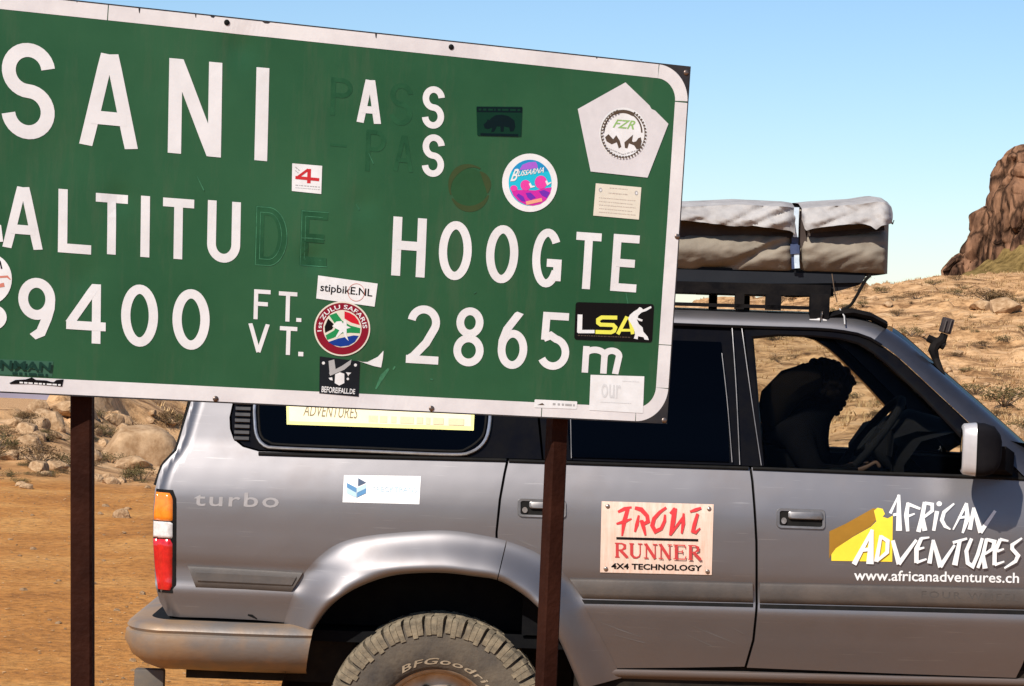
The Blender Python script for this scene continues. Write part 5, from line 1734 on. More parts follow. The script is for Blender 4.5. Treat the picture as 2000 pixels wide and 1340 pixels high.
MB().lathe([(.0, -.02), (.022, -.02), (.024, .0), (.022, .02), (.0, .02)], tuple(at(1634, 402, YT + .25)), n=18).build('rolled_peg_bag', 'rubber', tent)

# ------------------------------------------------------------------ driver
M['skin'] = mat('skin', (0.045, 0.026, 0.017), 0.7, col2=(0.06, 0.034, 0.022), nscale=12, spec=.2)  # hands darkened to sit with the shaded figure
M['body_silhouette'] = mat('shaded_body', (0.0022, 0.0022, 0.0026), 1.0, col2=(0.0035, 0.0033, 0.0035), nscale=18, spec=.0)  # near black: cabin shade put into the colour of clothes and face
M['hair'] = mat('shaded_hair', (0.0024, 0.0018, 0.0014), 0.95, col2=(0.004, 0.003, 0.002), nscale=30, spec=.02)  # hair blackened with the same cabin shade
YD = YS + .47
def W(px, py, dy=0.0):
    return Vector(at(px, py, YD + dy))
def skinned(name, verts, edges, radii, m, parent, root=0, sub=2):
    me = bpy.data.meshes.new(name)
    me.from_pydata([tuple(v) for v in verts], edges, [])
    o = bpy.data.objects.new(name, me)
    COL.objects.link(o)
    md = o.modifiers.new('skin', 'SKIN'); md.use_smooth_shade = True
    for i, r_ in enumerate(radii):
        sv = me.skin_vertices[0].data[i]
        sv.radius = r_ if isinstance(r_, tuple) else (r_, r_)
        sv.use_root = (i == root)
    sb = o.modifiers.new('sub', 'SUBSURF'); sb.levels = sub; sb.render_levels = sub
    me.materials.append(M[m])
    return o
driver = thing('person', tuple(W(1545, 1010)), 'person with curly hair in dark silhouette leaning forward in the driving seat', 'person')
V_ = [W(1545, 985), W(1540, 935), W(1548, 880), W(1572, 835), W(1595, 806), W(1612, 785), W(1618, 758), W(1613, 728),       # pelvis .. crown 0-7
      W(1553, 845, -.19), W(1590, 925, -.25), W(1645, 925, -.16), W(1676, 915, -.13),                                            # near arm 8-11
      W(1563, 845, .19), W(1600, 925, .25), W(1650, 925, .16), W(1680, 915, .13),                                              # far arm 12-15
      W(1570, 1000, -.10), W(1730, 985, -.13), W(1800, 1130, -.12), W(1850, 1135, -.12),
      W(1570, 1000, .10), W(1730, 985, .13), W(1800, 1130, .12), W(1850, 1135, .12),
      W(1640, 775), W(1648, 768)]                                                                                              # face 24, nose 25
E_ = [(0, 1), (1, 2), (2, 3), (3, 4), (4, 5), (5, 6), (6, 7), (3, 8), (8, 9), (9, 10), (10, 11), (3, 12), (12, 13), (13, 14), (14, 15), (0, 16), (16, 17), (17, 18), (18, 19), (0, 20), (20, 21), (21, 22), (22, 23), (6, 24), (24, 25)]
R_ = [(.15, .14), (.15, .16), (.18, .17), (.14, .14), (.065, .06), (.075, .075), (.092, .08), (.07, .065), .065, .045, .035, .03, .065, .045, .035, .03, .095, .075, .05, .035, .095, .075, .05, .035, .055, .015]
body = skinned('body', V_, E_, R_, 'body_silhouette', driver)
body.parent = driver; body.matrix_parent_inverse = ROOTINV[driver.name]
for sd, hi_ in ((-1, 11), (1, 15)):
    hp = V_[hi_]
    hv = [hp - Vector((.05, 0, .01)), hp + Vector((.02, 0, .005))]; he = [(0, 1)]; hr = [.028, .034]
    for k in range(4):
        b0 = hp + Vector((.035, sd * (-.03 + .02 * k), .012)); i = len(hv)
        hv += [b0, b0 + Vector((.028, 0, .018)), b0 + Vector((.045, 0, -.004 - .002 * abs(k - 1.5)))]; hr += [.010, .009, .008]; he += [(1, i), (i, i + 1), (i + 1, i + 2)]
    i = len(hv); hv += [hp + Vector((.0, -sd * .03, .012)), hp + Vector((.03, -sd * .045, .02))]; hr += [.012, .009]; he += [(1, i), (i, i + 1)]
    h_ = skinned('hand', hv, he, hr, 'skin', driver, 0, 1); h_.parent = driver; h_.matrix_parent_inverse = ROOTINV[driver.name]
# curly hair: a mass of curls over the head and nape
hc = W(1606, 750)
mb = MB(); hr_ = random.Random(5)
def ball(c, r, n=8):
    rings = [[(c.x + r * math.sin(a_) * math.cos(b_), c.y + r * math.sin(a_) * math.sin(b_), c.z + r * math.cos(a_)) for b_ in np.linspace(0, 6.283, n + 1)[:-1]] for a_ in np.linspace(.05, math.pi - .05, 6)]
    mb.loft(rings, cap=True)
bm = bmesh.new(); bmesh.ops.create_icosphere(bm, subdivisions=3, radius=1)
vs = []
for v in bm.verts:
    p = v.co
    k = 1 + .07 * mnoise.noise(p * 4) + .05 * mnoise.noise(p * 9)
    vs.append(hc + Vector((p.x * .115 * k, p.y * .115 * k, p.z * .088 * k)))
mb.add(vs, [tuple(w.index for w in f.verts) for f in bm.faces]); bm.free()
for k in range(150):
    a_, b_ = hr_.uniform(0, 6.283), hr_.uniform(-.55, 1.0)
    d_ = Vector((math.cos(a_) * math.sqrt(1 - b_ * b_), math.sin(a_) * math.sqrt(1 - b_ * b_), b_))
    if d_.x > .55 and b_ < .05: continue
    c = hc + Vector((d_.x * .112, d_.y * .112, d_.z * .085))
    ball(c, hr_.uniform(.010, .020), 6)
# loose locks at the forehead and down the nape to the shoulders
for px, py, r_ in ((1660, 740, .018), (1668, 748, .010), (1660, 752, .014), (1655, 763, .016), (1650, 775, .016), (1646, 788, .015), (1640, 797, .014), (1634, 806, .014)):
    ball(W(px, py), r_, 7)
for k in range(60):
    f = hr_.random()
    ball(W(1575 - 70 * f, 728 + 62 * f, hr_.uniform(-.11, .11)), hr_.uniform(.018, .034), 7)
for dy in (-.09, -.03, .03, .09):
    mb.tube([tuple(W(1590, 735, dy)), tuple(W(1548, 752, dy * 1.3)), tuple(W(1518, 782, dy * 1.5)), tuple(W(1500, 830, dy * 1.5))], [.06, .07, .07, .05], 9)
for px, py, r_ in ((1545, 790, .085), (1528, 815, .08), (1562, 800, .085), (1515, 845, .07), (1580, 785, .07), (1540, 840, .09)):
    ball(W(px, py), r_, 10)
mb.build('curly_hair', 'hair', driver, 40)

# ------------------------------------------------------------------ small camera on the windscreen pillar
YK = YS + .30
gopro = thing('action_camera', tuple(at(1832, 690, YK)), 'small action camera on a black clamp arm fixed to the windscreen pillar', 'camera')
s_ = YK / F
c = at(1849, 636, YK)
rot = Matrix.Rotation(R(14), 3, 'Y')
M['cam_grey'] = mat('camera_case', (.045, .034, .034), .6, col2=(.03, .024, .024), nscale=30, spec=.15)
MB().box(tuple(c), (22 * s_, .04, 30 * s_), rot, bev=.005).build('camera_body', 'cam_grey', gopro)
for dx_ in (-6, 4):
    p = c + np.array((dx_ * s_, -.026, 0))
    MB().box(tuple(p), (2.2 * s_, .004, 24 * s_), rot).build('case_rib', 'trim', gopro)
mb = MB().tube([tuple(at(1845, 652, YK)), tuple(at(1840, 664, YK)), tuple(at(1828, 672, YK)), tuple(at(1822, 684, YK)), tuple(at(1828, 702, YK)), tuple(at(1842, 738, YK - .04))], [.014, .018, .022, .020, .014, .012], 9)
MB().tube([tuple(at(1812, 660, YK)), tuple(at(1845, 676, YK))], [.014, .016], 8).build('clamp_knob', 'black_plastic', gopro)
mb.build('clamp_arm', 'black_plastic', gopro)

# ------------------------------------------------------------------ the road sign
def _rot(a, b, c):
    return Matrix.Rotation(a, 3, 'Z') @ Matrix.Rotation(b, 3, 'X') @ Matrix.Rotation(c, 3, 'Y')
SO = np.array((0.4191, 6.7981, 1.6498))                 # lower right corner of the board
SM = np.array(_rot(R(22.946), R(0.799), R(1.57)))
SU, SN, SV = SM @ np.array((-1., 0, 0)), SM @ np.array((0, -1., 0)), SM @ np.array((0, 0, 1.))
SH = 0.95
DENTS = [((470, 92), .030, .0050), ((612, 508), .022, .0060), ((735, 745), .05, .0045), ((160, 545), .03, .003), ((705, 400), .025, .003), ((230, 390), .02, .0035), ((560, 350), .05, .002), ((100, 300), .06, .003)]
def uv(px, py):
    d = ray(px, py)
    o = np.array([0, 0, CH])
    t = np.dot(SO - o, SN) / np.dot(d, SN)
    p = o + d * t - SO
    return np.dot(p, SU), np.dot(p, SV)
_dents = [(uv(*p), r_, h_) for p, r_, h_ in DENTS]
def dent(u, v):
    z = .0022 * mnoise.noise((u * 2.2, v * 2.6, .3)) + .0008 * mnoise.noise((u * 9, v * 9, 2.0))
    for (a_, b_), r_, h_ in _dents:
        z -= h_ * math.exp(-((u - a_) ** 2 + (v - b_) ** 2) / (2 * r_ * r_))
    return z
def UV(u, v, off=0.0):
    return SO + SU * u + SV * v + SN * ((off * .5 if off > 0 else off) + dent(u, v))
def SG(px, py, off=0.0):
    u, v = uv(px, py)
    return UV(u, v, off)
WL = uv(-130, 370)[0]

def green_material():
    m = mat('sign_green', (0.011, 0.072, 0.026), 0.45, col2=(0.024, 0.100, 0.040), nscale=1.7, lo=.33, hi=.67, detail=9, spec=.35)
    nt = m.node_tree; L = nt.links.new
    b = nt.nodes['Principled BSDF']
    src = b.inputs['Base Color'].links[0].from_socket
    geo = nt.nodes.new('ShaderNodeNewGeometry')
    mp = nt.nodes.new('ShaderNodeMapping'); mp.inputs['Scale'].default_value = (16, 16, 2.2)
    L(geo.outputs['Position'], mp.inputs[0])
    n = nt.nodes.new('ShaderNodeTexNoise'); n.inputs['Scale'].default_value = 1.0; n.inputs['Detail'].default_value = 9; n.inputs['Roughness'].default_value = .75
    L(mp.outputs[0], n.inputs['Vector'])
    r = nt.nodes.new('ShaderNodeValToRGB'); r.color_ramp.elements[0].position = .52; r.color_ramp.elements[1].position = .80
    r.color_ramp.elements[0].color = (0, 0, 0, 1); r.color_ramp.elements[1].color = (.40, .40, .40, 1)
    L(n.outputs['Fac'], r.inputs['Fac'])
    mx = nt.nodes.new('ShaderNodeMix'); mx.data_type = 'RGBA'; mx.inputs['B'].default_value = (.085, .105, .06, 1)
    L(r.outputs[0], mx.inputs['Factor']); L(src, mx.inputs['A'])
    L(mx.outputs['Result'], b.inputs['Base Color'])
    return m
M['green'] = green_material()
M['sign_white'] = mat('weathered_white', (0.66, 0.645, 0.635), 0.5, col2=(0.76, 0.745, 0.735), nscale=9, lo=.25, hi=.6, bump=.02, bscale=40, detail=8)
M['border_white'] = mat('border_white', (0.62, 0.585, 0.58), 0.5, col2=(0.76, 0.73, 0.71), nscale=5, lo=.3, hi=.6, bump=.03, bscale=30, detail=8)
M['board_back'] = mat('board_edge', (0.010, 0.010, 0.013), 0.6, col2=(0.03, 0.026, 0.024), nscale=14)
M['ghost'] = mat('unfaded_green', (0.008, 0.062, 0.023), 0.5, col2=(0.017, 0.090, 0.035), nscale=16, spec=.3)
M['ghost_edge'] = mat('glue_residue', (0.045, 0.19, 0.09), 0.5, col2=(0.02, 0.11, 0.05), nscale=30, lo=.4, hi=.6)
M['post'] = mat('brown_post', (0.017, 0.0048, 0.0026), 0.7, col2=(0.032, 0.010, 0.0055), nscale=9, bump=.2, bscale=60, lo=.35, hi=.7, spec=.06, detail=8)
M['bolt'] = mat('bolt_metal', (.25, .20, .17), .4, metal=.8, col2=(.12, .08, .06), nscale=60)

sgn_u = WL * .5
sign = thing('road_sign', tuple(SO + SU * .7 - np.array((0, 0, SO[2]))), 'large green altitude sign with white letters and stickers on two brown posts', 'road sign')
# plate, its folded edge and the stiffening rails behind
nu, nv = 150, 72
rows = [[UV(.004 + (WL - .008) * i / nu, .004 + (SH - .008) * j / nv) for i in range(nu + 1)] for j in range(nv + 1)]
MB().loft(rows, closed=False).build('board', 'green', sign, 60)
def plate_edge():
    mb = MB()
    loop = [(0, 0), (WL, 0), (WL, SH), (0, SH)]
    pts = []
    for k in range(4):
        a_, b_ = np.array(loop[k]), np.array(loop[(k + 1) % 4])
        pts += [a_ + (b_ - a_) * t / 40 for t in range(40)]
    inn = [(min(max(p[0], .006), WL - .006), min(max(p[1], .006), SH - .006)) for p in pts]
    mb.loft([[UV(*p, .0006) for p in inn], [UV(*p, .0002) for p in pts], [UV(*p, -.022) for p in pts], [UV(*p, -.024) for p in inn]])
    mb.add([UV(WL * i / 20, SH * j / 10, -.021 - abs(dent(WL * i / 20, SH * j / 10))) for j in range(11) for i in range(21)], [(j * 21 + i, j * 21 + i + 21, j * 21 + i + 22, j * 21 + i + 1) for j in range(10) for i in range(20)])
    return mb.build('board_edge', 'board_back', sign, 30)
plate_edge()
for v in (.14, .80):
    mb = MB().loft([[SO + SU * u + SV * (v + dv) + SN * o for dv, o in ((-.02, -.026), (.02, -.026), (.02, -.040), (-.02, -.040))] for u in (.03, WL - .03)], cap=True)
    mb.build('stiffening_rail', 'bolt', sign, 30)

# white border strips with rounded corner pieces
BW, BI, RC = .0365, .0035, .095
def strip_uv(path, name, w=BW, off=.0012):
    vs, fs = ribbon(path, w)
    return MB().add([UV(p[0], p[1], off) for p in vs], fs).build(name, 'border_white', sign, 0)
e = BI + BW / 2
def line(a_, b_, n=130):
    return [(a_[0] + (b_[0] - a_[0]) * k / n, a_[1] + (b_[1] - a_[1]) * k / n) for k in range(n + 1)]
u_j = uv(211, 20)[0]; g_ = .0012
ub_j = uv(1057, 815)[0]
strip_uv(line((RC, SH - e), (u_j - g_, SH - e)), 'border_strip')
strip_uv(line((u_j + g_, SH - e), (WL - .01, SH - e)), 'border_strip')
strip_uv(line((RC, e), (ub_j - g_, e), 40), 'border_strip')
strip_uv(line((ub_j + g_, e), (WL - .01, e)), 'border_strip')
strip_uv(line((e, RC + .115), (e, SH - RC - g_ * 2)), 'border_strip')
strip_uv(line((e, RC), (e, RC + .113), 14), 'border_strip')
strip_uv([(RC - (RC - e) * math.sin(R(t)), SH - RC + (RC - e) * math.cos(R(t))) for t in range(1, 90, 4)], 'border_corner')
strip_uv([(RC - (RC - e) * math.cos(R(t)), RC - (RC - e) * math.sin(R(t))) for t in range(1, 90, 4)], 'border_corner')
# dark square corners outside the rounded strips
for vv in (0, 1):
    pts = [(.0045, .0045)] + [(RC - (RC - BI) * math.cos(R(t)), RC - (RC - BI) * math.sin(R(t))) for t in range(0, 91, 6)]
    pts = [(u, SH - v) if vv else (u, v) for u, v in pts]
    MB().add([UV(u, v, .0008) for u, v in pts], [tuple(range(len(pts)))]).build('corner_gusset', 'board_back', sign, 0)
# chips along the top border
for x, w_, h_ in ((272, 4, 11), (382, 3, 8), (415, 10, 4), (520, 16, 4), (734, 4, 10), (150, 2, 3), (1165, 3, 3)):
    y0 = .108 * x - 15.8 + 2
    decal_poly('border_chip', [(x - w_ / 2, y0), (x + w_ / 2, y0 + .1 * w_), (x + w_ * .2, y0 + h_), (x - w_ * .2, y0 + h_ * .8)], 'board_back', sign, .0017, SG)
for x, y in ((443, 44), (881, 92), (1340, 142), (421, 779), (843, 798), (1297, 821), (1322, 462)):
    u, v = uv(x, y)
    dark = y < 120
    MB().loft([[UV(u + r_ * math.cos(t), v + r_ * math.sin(t), o) for t in np.linspace(0, 6.283, 13)[:-1]] for r_, o in ((.0075, .001), (.007, .004), (.004, .0065), (.0003, .0072))]).build('bolt', 'rubber' if dark else 'bolt', sign, 50)

# --- letters -----------------------------------------------------------------------------------
def glyph(ch, w, t):
    """centre lines in a box of height 1 (up) and width w, stroke t"""
    h = t / 2; l, r, b, tp, c = h, w - h, h, 1 - h, w / 2
    rx = (w - t) / 2
    if ch == 'S':
        ry = (1 - t) / 4
        return [arc(c, tp - ry, rx, ry * 1.0, 8, 270, 22)[:-1] + arc(c, b + ry, rx, ry, 90, -172, 22)]
    if ch == 'A':
        return [[(h * 1.05, 0), (c - t * .16, 1)], [(w - h * 1.05, 0), (c + t * .16, 1)], [(w * .20, .31), (w * .80, .31)]]
    if ch == 'N':
        return [[(l, 0), (l, 1)], [(r, 0), (r, 1)], [(l + t * .1, 1 - t * .15), (r - t * .1, t * .15)]]
    if ch == 'I': return [[(c, 0), (c, 1)]]
    if ch == 'L': return [[(l, 1), (l, 0)], [(l, b), (w, b)]]
    if ch == 'T': return [[(0, tp), (w, tp)], [(c, tp), (c, 0)]]
    if ch == 'U': return [[(l, 1), (l, .30)] + arc(c, .30, rx, .30 - h, 180, 360, 18) + [(r, 1)]]
    if ch == 'E': return [[(l, 0), (l, 1)], [(l, tp), (w, tp)], [(l, b), (w, b)], [(l, .5), (w * .88, .5)]]
    if ch == 'F': return [[(l, 0), (l, 1)], [(l, tp), (w, tp)], [(l, .52), (w * .85, .52)]]
    if ch == 'V': return [[(h * .9, 1), (c, t * .3)], [(w - h * .9, 1), (c, t * .3)]]
    if ch == 'H': return [[(l, 0), (l, 1)], [(r, 0), (r, 1)], [(l, .52), (r, .52)]]
    if ch == 'D': return [[(l, 0), (l, 1)], [(l, tp), (w * .4, tp)] + arc(w * .4, .5, w * .6 - h, .5 - h, 90, -90, 18) + [(l, b)]]
    if ch == 'P': return [[(l, 0), (l, 1)], [(l, tp), (w * .5, tp)] + arc(w * .5, .74, w * .5 - h, .26 - h, 90, -90, 12) + [(l, .48 + h)]]
    if ch in 'O0': return [('c', arc(c, .5, rx, .5 - h, 0, 360, 40)[:-1])]
    if ch == 'G': return [arc(c, .5, rx, .5 - h, 38, 330, 30), [(w, .42), (c, .42)], [(r, .42), (r, .12)]]
    if ch == '9':
        return [('c', arc(c, .66, rx, .34 - h, 0, 360, 34)[:-1]), [(r, .66), (r * .985, .52), (r * .90, .36), (w * .62, .12), (w * .40, .02)]]
    if ch == '6':
        return [('c', arc(c, .34, rx, .34 - h, 0, 360, 34)[:-1]), [(l, .34), (l * 1.1, .48), (l + w * .14, .68), (w * .62, .94), (w * .70, 1.0)]]
    if ch == '8':
        return [('c', arc(c, .745, rx * .86, .255 - h, 0, 360, 30)[:-1]), ('c', arc(c, .27, rx, .27 - h, 0, 360, 30)[:-1])]
    if ch == '4': return [[(w * .76, 0), (w * .76, 1)], [(w * .74, .97), (t * .35, .31)], [(0, .29), (w, .29)]]
    if ch == '2': return [arc(c, 1 - .29, rx, .29 - h, 172, -32, 20) + [(w * .60, .36), (w * .22, .12), (l * 1.0, t * .62)], [(0, b), (w, b)]]
    if ch == '5': return [[(w * .16, tp), (w * .92, tp)], [(w * .18, 1), (w * .16, .52)], [(w * .12, .545), (w * .35, .60)] + arc(w * .46, .31, w * .54 - h, .30 - h, 80, -150, 22)]
    if ch == 'm': return [[(l, 0), (l, 1)], [(l, .62)] + arc(w * .34, .68, w * .34 - h, .32 - h, 170, 0, 12) + [(w * .68 - h, 0)], [(w * .68 - h, .62)] + arc(w * .84 - h * .5, .68, w * .16 + t * .2, .32 - h, 170, 0, 12) + [(r, 0)]]
    if ch == '-': return [[(0, .5), (w, .5)]]
    if ch == '.': return [[(0, .5), (w, .5)]]

def put(ch, x0, y0, x1, y1, tpx, m='sign_white', off=.0018, slope=None, lean=None, name='letter'):
    """a letter whose photo box is x0..x1, y0..y1 with strokes tpx wide"""
    xc, yc = (x0 + x1) / 2, (y0 + y1) / 2
    sl_ = .105 - .0000764 * (yc - 50) * 1.0 if slope is None else slope
    ln = -.012 - .00006 * max(0, xc - 300) if lean is None else lean
    Wp = (x1 - x0) - abs(ln) * (y1 - y0) * .7
    Hp = (y1 - y0) - sl_ * Wp * (.85 if ch not in 'I' else 1)
    w = Wp / Hp; t = tpx / Hp
    mb = MB()
    for i, st in enumerate(glyph(ch, w, t)):
        cl = isinstance(st, tuple)
        pts = st[1] if cl else st
        if len(pts) == 2:
            pts = [tuple(np.array(pts[0]) * (1 - k / 6) + np.array(pts[1]) * k / 6) for k in range(7)]
        tk_ = Hp if ch == '.' else t
        vs, fs = ribbon(pts, (1.0 if ch == '.' else t), cl)
        out = []
        for v in vs:
            gx, gy = v[0] / w - .5, v[1] - .5
            if ch not in '.-': gy = min(max(gy, -.5), .5)
            X = xc + gx * Wp - ln * gy * Hp
            Y = yc - gy * Hp + sl_ * gx * Wp
            out.append(SG(X, Y, off + i * .00025))
        mb.add(out, fs)
    return mb.build(name, m, sign, 0)

put('S', 2, 80, 108, 276, 27); put('A', 154, 100, 272, 293, 26); put('N', 328, 114, 434, 307, 26); put('I', 497, 131, 526, 315, 25)
put('A', 4, 362, 85, 489, 18); put('L', 113, 369, 179, 497, 18); put('T', 186, 377, 250, 499, 17); put('I', 273, 382, 294, 503, 17.5)
put('T', 317, 386, 379, 508, 17); put('U', 404, 391, 470, 515, 17)
put('9', 35, 541, 108, 665, 19); put('4', 129, 552, 207, 672, 17); put('0', 236, 554, 309, 679, 18); put('0', 336, 563, 410, 685, 18)
put('F', 495, 565, 528, 625, 8); put('T', 543, 569, 580, 629, 8); put('.', 578, 621, 588, 629, 8); put('V', 484, 631, 526, 691, 8); put('T', 545, 637, 580, 694, 8); put('.', 582, 687, 592, 696, 8)
put('H', 764, 423, 833, 542, 17.5); put('O', 855, 430, 923, 549, 16); put('O', 947, 438, 1014, 555, 16); put('G', 1037, 445, 1099, 563, 15.5); put('T', 1120, 453, 1174, 566, 15.5); put('E', 1192, 457, 1248, 571, 15.5)
put('2', 793, 595, 860, 712, 15.5); put('8', 885, 599, 948, 717, 15); put('6', 971, 607, 1033, 722, 15); put('5', 1052, 609, 1115, 725, 14.5); put('m', 1136, 676, 1210, 731, 12.5)
put('A', 696, 154, 747, 243, 14); put('S', 823, 167, 869, 253, 12.5); put('S', 823, 261, 869, 347, 12.5)
# unfaded green where letters have peeled off
for ch, bx_, t_ in (('P', (645, 151, 689, 229), 9), ('S', (760, 161, 807, 247), 10), ('-', (645, 279, 677, 289), 5), ('P', (713, 253, 754, 337), 9), ('A', (768, 263, 809, 337), 8)):
    put(ch, *bx_, t_, 'ghost', .0010, name='letter_ghost')
for ch, bx_ in (('D', (497, 402, 561, 521)), ('E', (585, 410, 640, 521))):
    put(ch, *bx_, 17, 'ghost', .0010, name='letter_ghost')
    x0_, y0_, x1_, y1_ = bx_
    put(ch, x0_ + 1, y0_ + 1, x1_ + 1, y1_ + 1, 1.6, 'ghost_edge', .0014, name='glue_outline')
    put(ch, x0_ + 9, y0_ + 12, x1_ - 10, y1_ - 12, 1.3, 'ghost_edge', .0018, name='glue_outline')

# --- stickers -----------------------------------------------------------------------------------
def sheet(name, pxs, m, off=.0026, parent=None, label=None):
    o = decal_poly(name, pxs, m, parent or sign, off, SG)
    if label: o['label'] = label
    return o
def rquad(qd, r_=5, n=4):
    q_ = [np.array(p, float) for p in qd]; out = []
    for k in range(4):
        p, a_, b_ = q_[k], q_[k - 1], q_[(k + 1) % 4]
        da = (a_ - p) / np.linalg.norm(a_ - p); db = (b_ - p) / np.linalg.norm(b_ - p)
        for i in range(n + 1):
            t = i / n
            out.append(tuple((p + da * r_) * (1 - t) ** 2 + p * 2 * t * (1 - t) + (p + db * r_) * t ** 2))
    return out
def marks(name, rows_, m, parent, off, seed=1):
    """lines of print too small to read"""
    r_ = random.Random(seed); st = []
    for x0_, y0_, x1_, y1_, w_ in rows_:
        t = 0
        L_ = math.hypot(x1_ - x0_, y1_ - y0_)
        while t < 1:
            dl = r_.uniform(.8, 3.2) * w_ / L_; e_ = min(1, t + dl)
            st.append(([(x0_ + (x1_ - x0_) * t, y0_ + (y1_ - y0_) * t), (x0_ + (x1_ - x0_) * e_, y0_ + (y1_ - y0_) * e_)], w_))
            t = e_ + r_.uniform(.5, 1.1) * w_ / L_
    mb = MB()
    for p, w_ in st:
        vs, fs = ribbon(p, w_); mb.add([SG(v[0], v[1], off) for v in vs], fs)
    mb.build(name, m, parent, 0)
def ink(nm, c, rough=.45): M[nm] = flat(nm, c, rough)
for nm, c in (('dk_green', (.004, .032, .018)), ('rhino', (.002, .010, .012)), ('sky_blue', (.02, .28, .55)), ('deep_blue', (.03, .08, .36)), ('cyan', (.02, .50, .66)), ('magenta', (.62, .03, .36)), ('purple', (.17, .03, .42)),
              ('pink', (.78, .06, .36)), ('orange', (.85, .38, .25)), ('lavender', (.40, .12, .62)), ('leaf', (.30, .50, .16)), ('brown_ink', (.10, .07, .05)), ('maroon', (.24, .010, .025)), ('flag_green', (.02, .26, .08)),
              ('flag_red', (.60, .015, .03)), ('flag_blue', (.01, .045, .26)), ('lemon', (.80, .78, .10)), ('salmon', (.62, .22, .16)), ('cream', (.74, .68, .56)), ('stain', (.046, .070, .026)), ('pinkish', (.68, .65, .65)), ('tan_ink', (.55, .47, .40)), ('slate', (.012, .014, .018))):
    ink(nm, c)

k4 = sheet('sticker', [(571, 319), (629, 324), (627, 379), (570, 373)], 'white', label='small white square sticker with a red number four')
decal_strokes('red_numeral', [([(604, 330), (603, 358)], 7), ([(602, 331), (579, 348)], 5), ([(577, 346.5), (623, 351)], 6)], 'red_ink', k4, .0032, SG)
marks('small_print', [(577, 361.5, 624, 365.5, 1.8), (577, 366.5, 624, 370.5, 1.2), (577, 326, 586, 334, 2), (577, 333, 583, 338, 1.6)], 'grey_ink', k4, .0032, 2)

rh = sheet('sticker', rquad([(930, 208), (1020, 208.5), (1018, 267), (932, 265)], 2), 'dk_green', label='dark green sticker with a black rhinoceros')
sheet('print_band', [(931, 209), (1019, 210), (1019, 220), (931, 219)], 'rhino', .0030, rh); sheet('print_band', [(938, 260), (1012, 262), (1012, 267), (938, 265)], 'rhino', .0030, rh)
marks('small_print', [(934, 214, 1016, 215, 4)], 'dk_green', rh, .0034, 3)
sheet('rhinoceros_print', [(944, 243), (950, 238), (952, 233), (955, 235), (960, 230), (968, 225), (980, 224), (993, 227), (1004, 235), (1006, 247), (1003, 256), (996, 257), (994.5, 249), (984, 246.6), (983, 257), (977.5, 257), (977, 247), (970, 246.6), (964.6, 257), (959, 258), (961, 249), (952, 252), (946, 250)], 'rhino', .0034, rh)

M['stain_fill'] = flat('stain_fill', (.024, .082, .032))
decal_poly('stain_fill', disc(917, 367, 36, 38, 30), 'stain_fill', sign, .0006, SG)
decal_strokes('sticker_stain', [(arc(917, 367, 39, 41, 20, 150, 20), [3 + 9 * math.sin(k * .157) for k in range(21)]), (arc(918, 366, 40, 42, 160, 300, 20), [3 + 9 * math.sin(k * .157) ** 2 for k in range(21)]), (arc(916, 367, 37, 39, 305, 375, 12), [2 + 12 * math.sin(k * .26) for k in range(13)])], 'stain', sign, .0010, SG)

bz = sheet('sticker', disc(1034.5, 357, 54, 57, 48), 'white', label='round white rimmed sticker with pink elephants under a blue sky')
IR = disc(1035, 357, 42, 45, 48)
sheet('sky_print', IR, 'cyan', .0030, bz)
sheet('sky_top_print', [p for p in IR if p[1] < 335], 'sky_blue', .0034, bz)
sheet('cap_print', [(1014, 332), (1020, 322), (1032, 317), (1046, 316), (1049, 322), (1050, 328), (1030, 331)], 'lavender', .0038, bz)
sheet('ground_print', [(996, 367), (1003, 365), (1010, 371), (1024, 371), (1045, 372), (1060, 368), (1077, 366)] + [p for p in IR if p[1] > 367][:0] + [(1074, 378), (1066, 391), (1054, 399), (1040, 402), (1026, 400), (1012, 393), (1002, 382)], 'magenta', .0034, bz)
for P in ([(1008, 382), (1012, 378), (1022, 384), (1026, 394), (1018, 393)], [(1026, 377), (1036, 376), (1046, 386), (1036, 391), (1030, 386)], [(1052, 374), (1062, 371), (1073, 376), (1068, 387), (1058, 382)]):
    sheet('shadow_print', P, 'purple', .0038, bz)
for cx_, cy_, rx_, ry_ in ((1003, 368, 7, 6), (1026, 362, 10, 10.5), (1056, 356, 12, 13)):
    sheet('elephant_print', disc(cx_, cy_, rx_, ry_, 20), 'pink', .0040, bz)
decal_strokes('tusk_print', [([(1034, 358), (1037, 365), (1044, 364)], [4, 4, 2]), ([(1066, 353), (1069, 360), (1076, 356)], [4, 4, 2])], 'white', bz, .0044, SG)
decal_text('sticker_lettering', 'B', [(1002, 331), (1014, 329), (1008, 354), (996, 354)], 'white', bz, .0046, SG, bold=.02, shear=.2)
decal_text('sticker_lettering', 'USSARNA', [(1013, 334), (1064, 326), (1061, 337), (1010, 345)], 'white', bz, .0046, SG, bold=.02, shear=.2)
decal_strokes('banner_print', [([(1027, 397), (1058, 390)], 7)], 'orange', bz, .0046, SG)

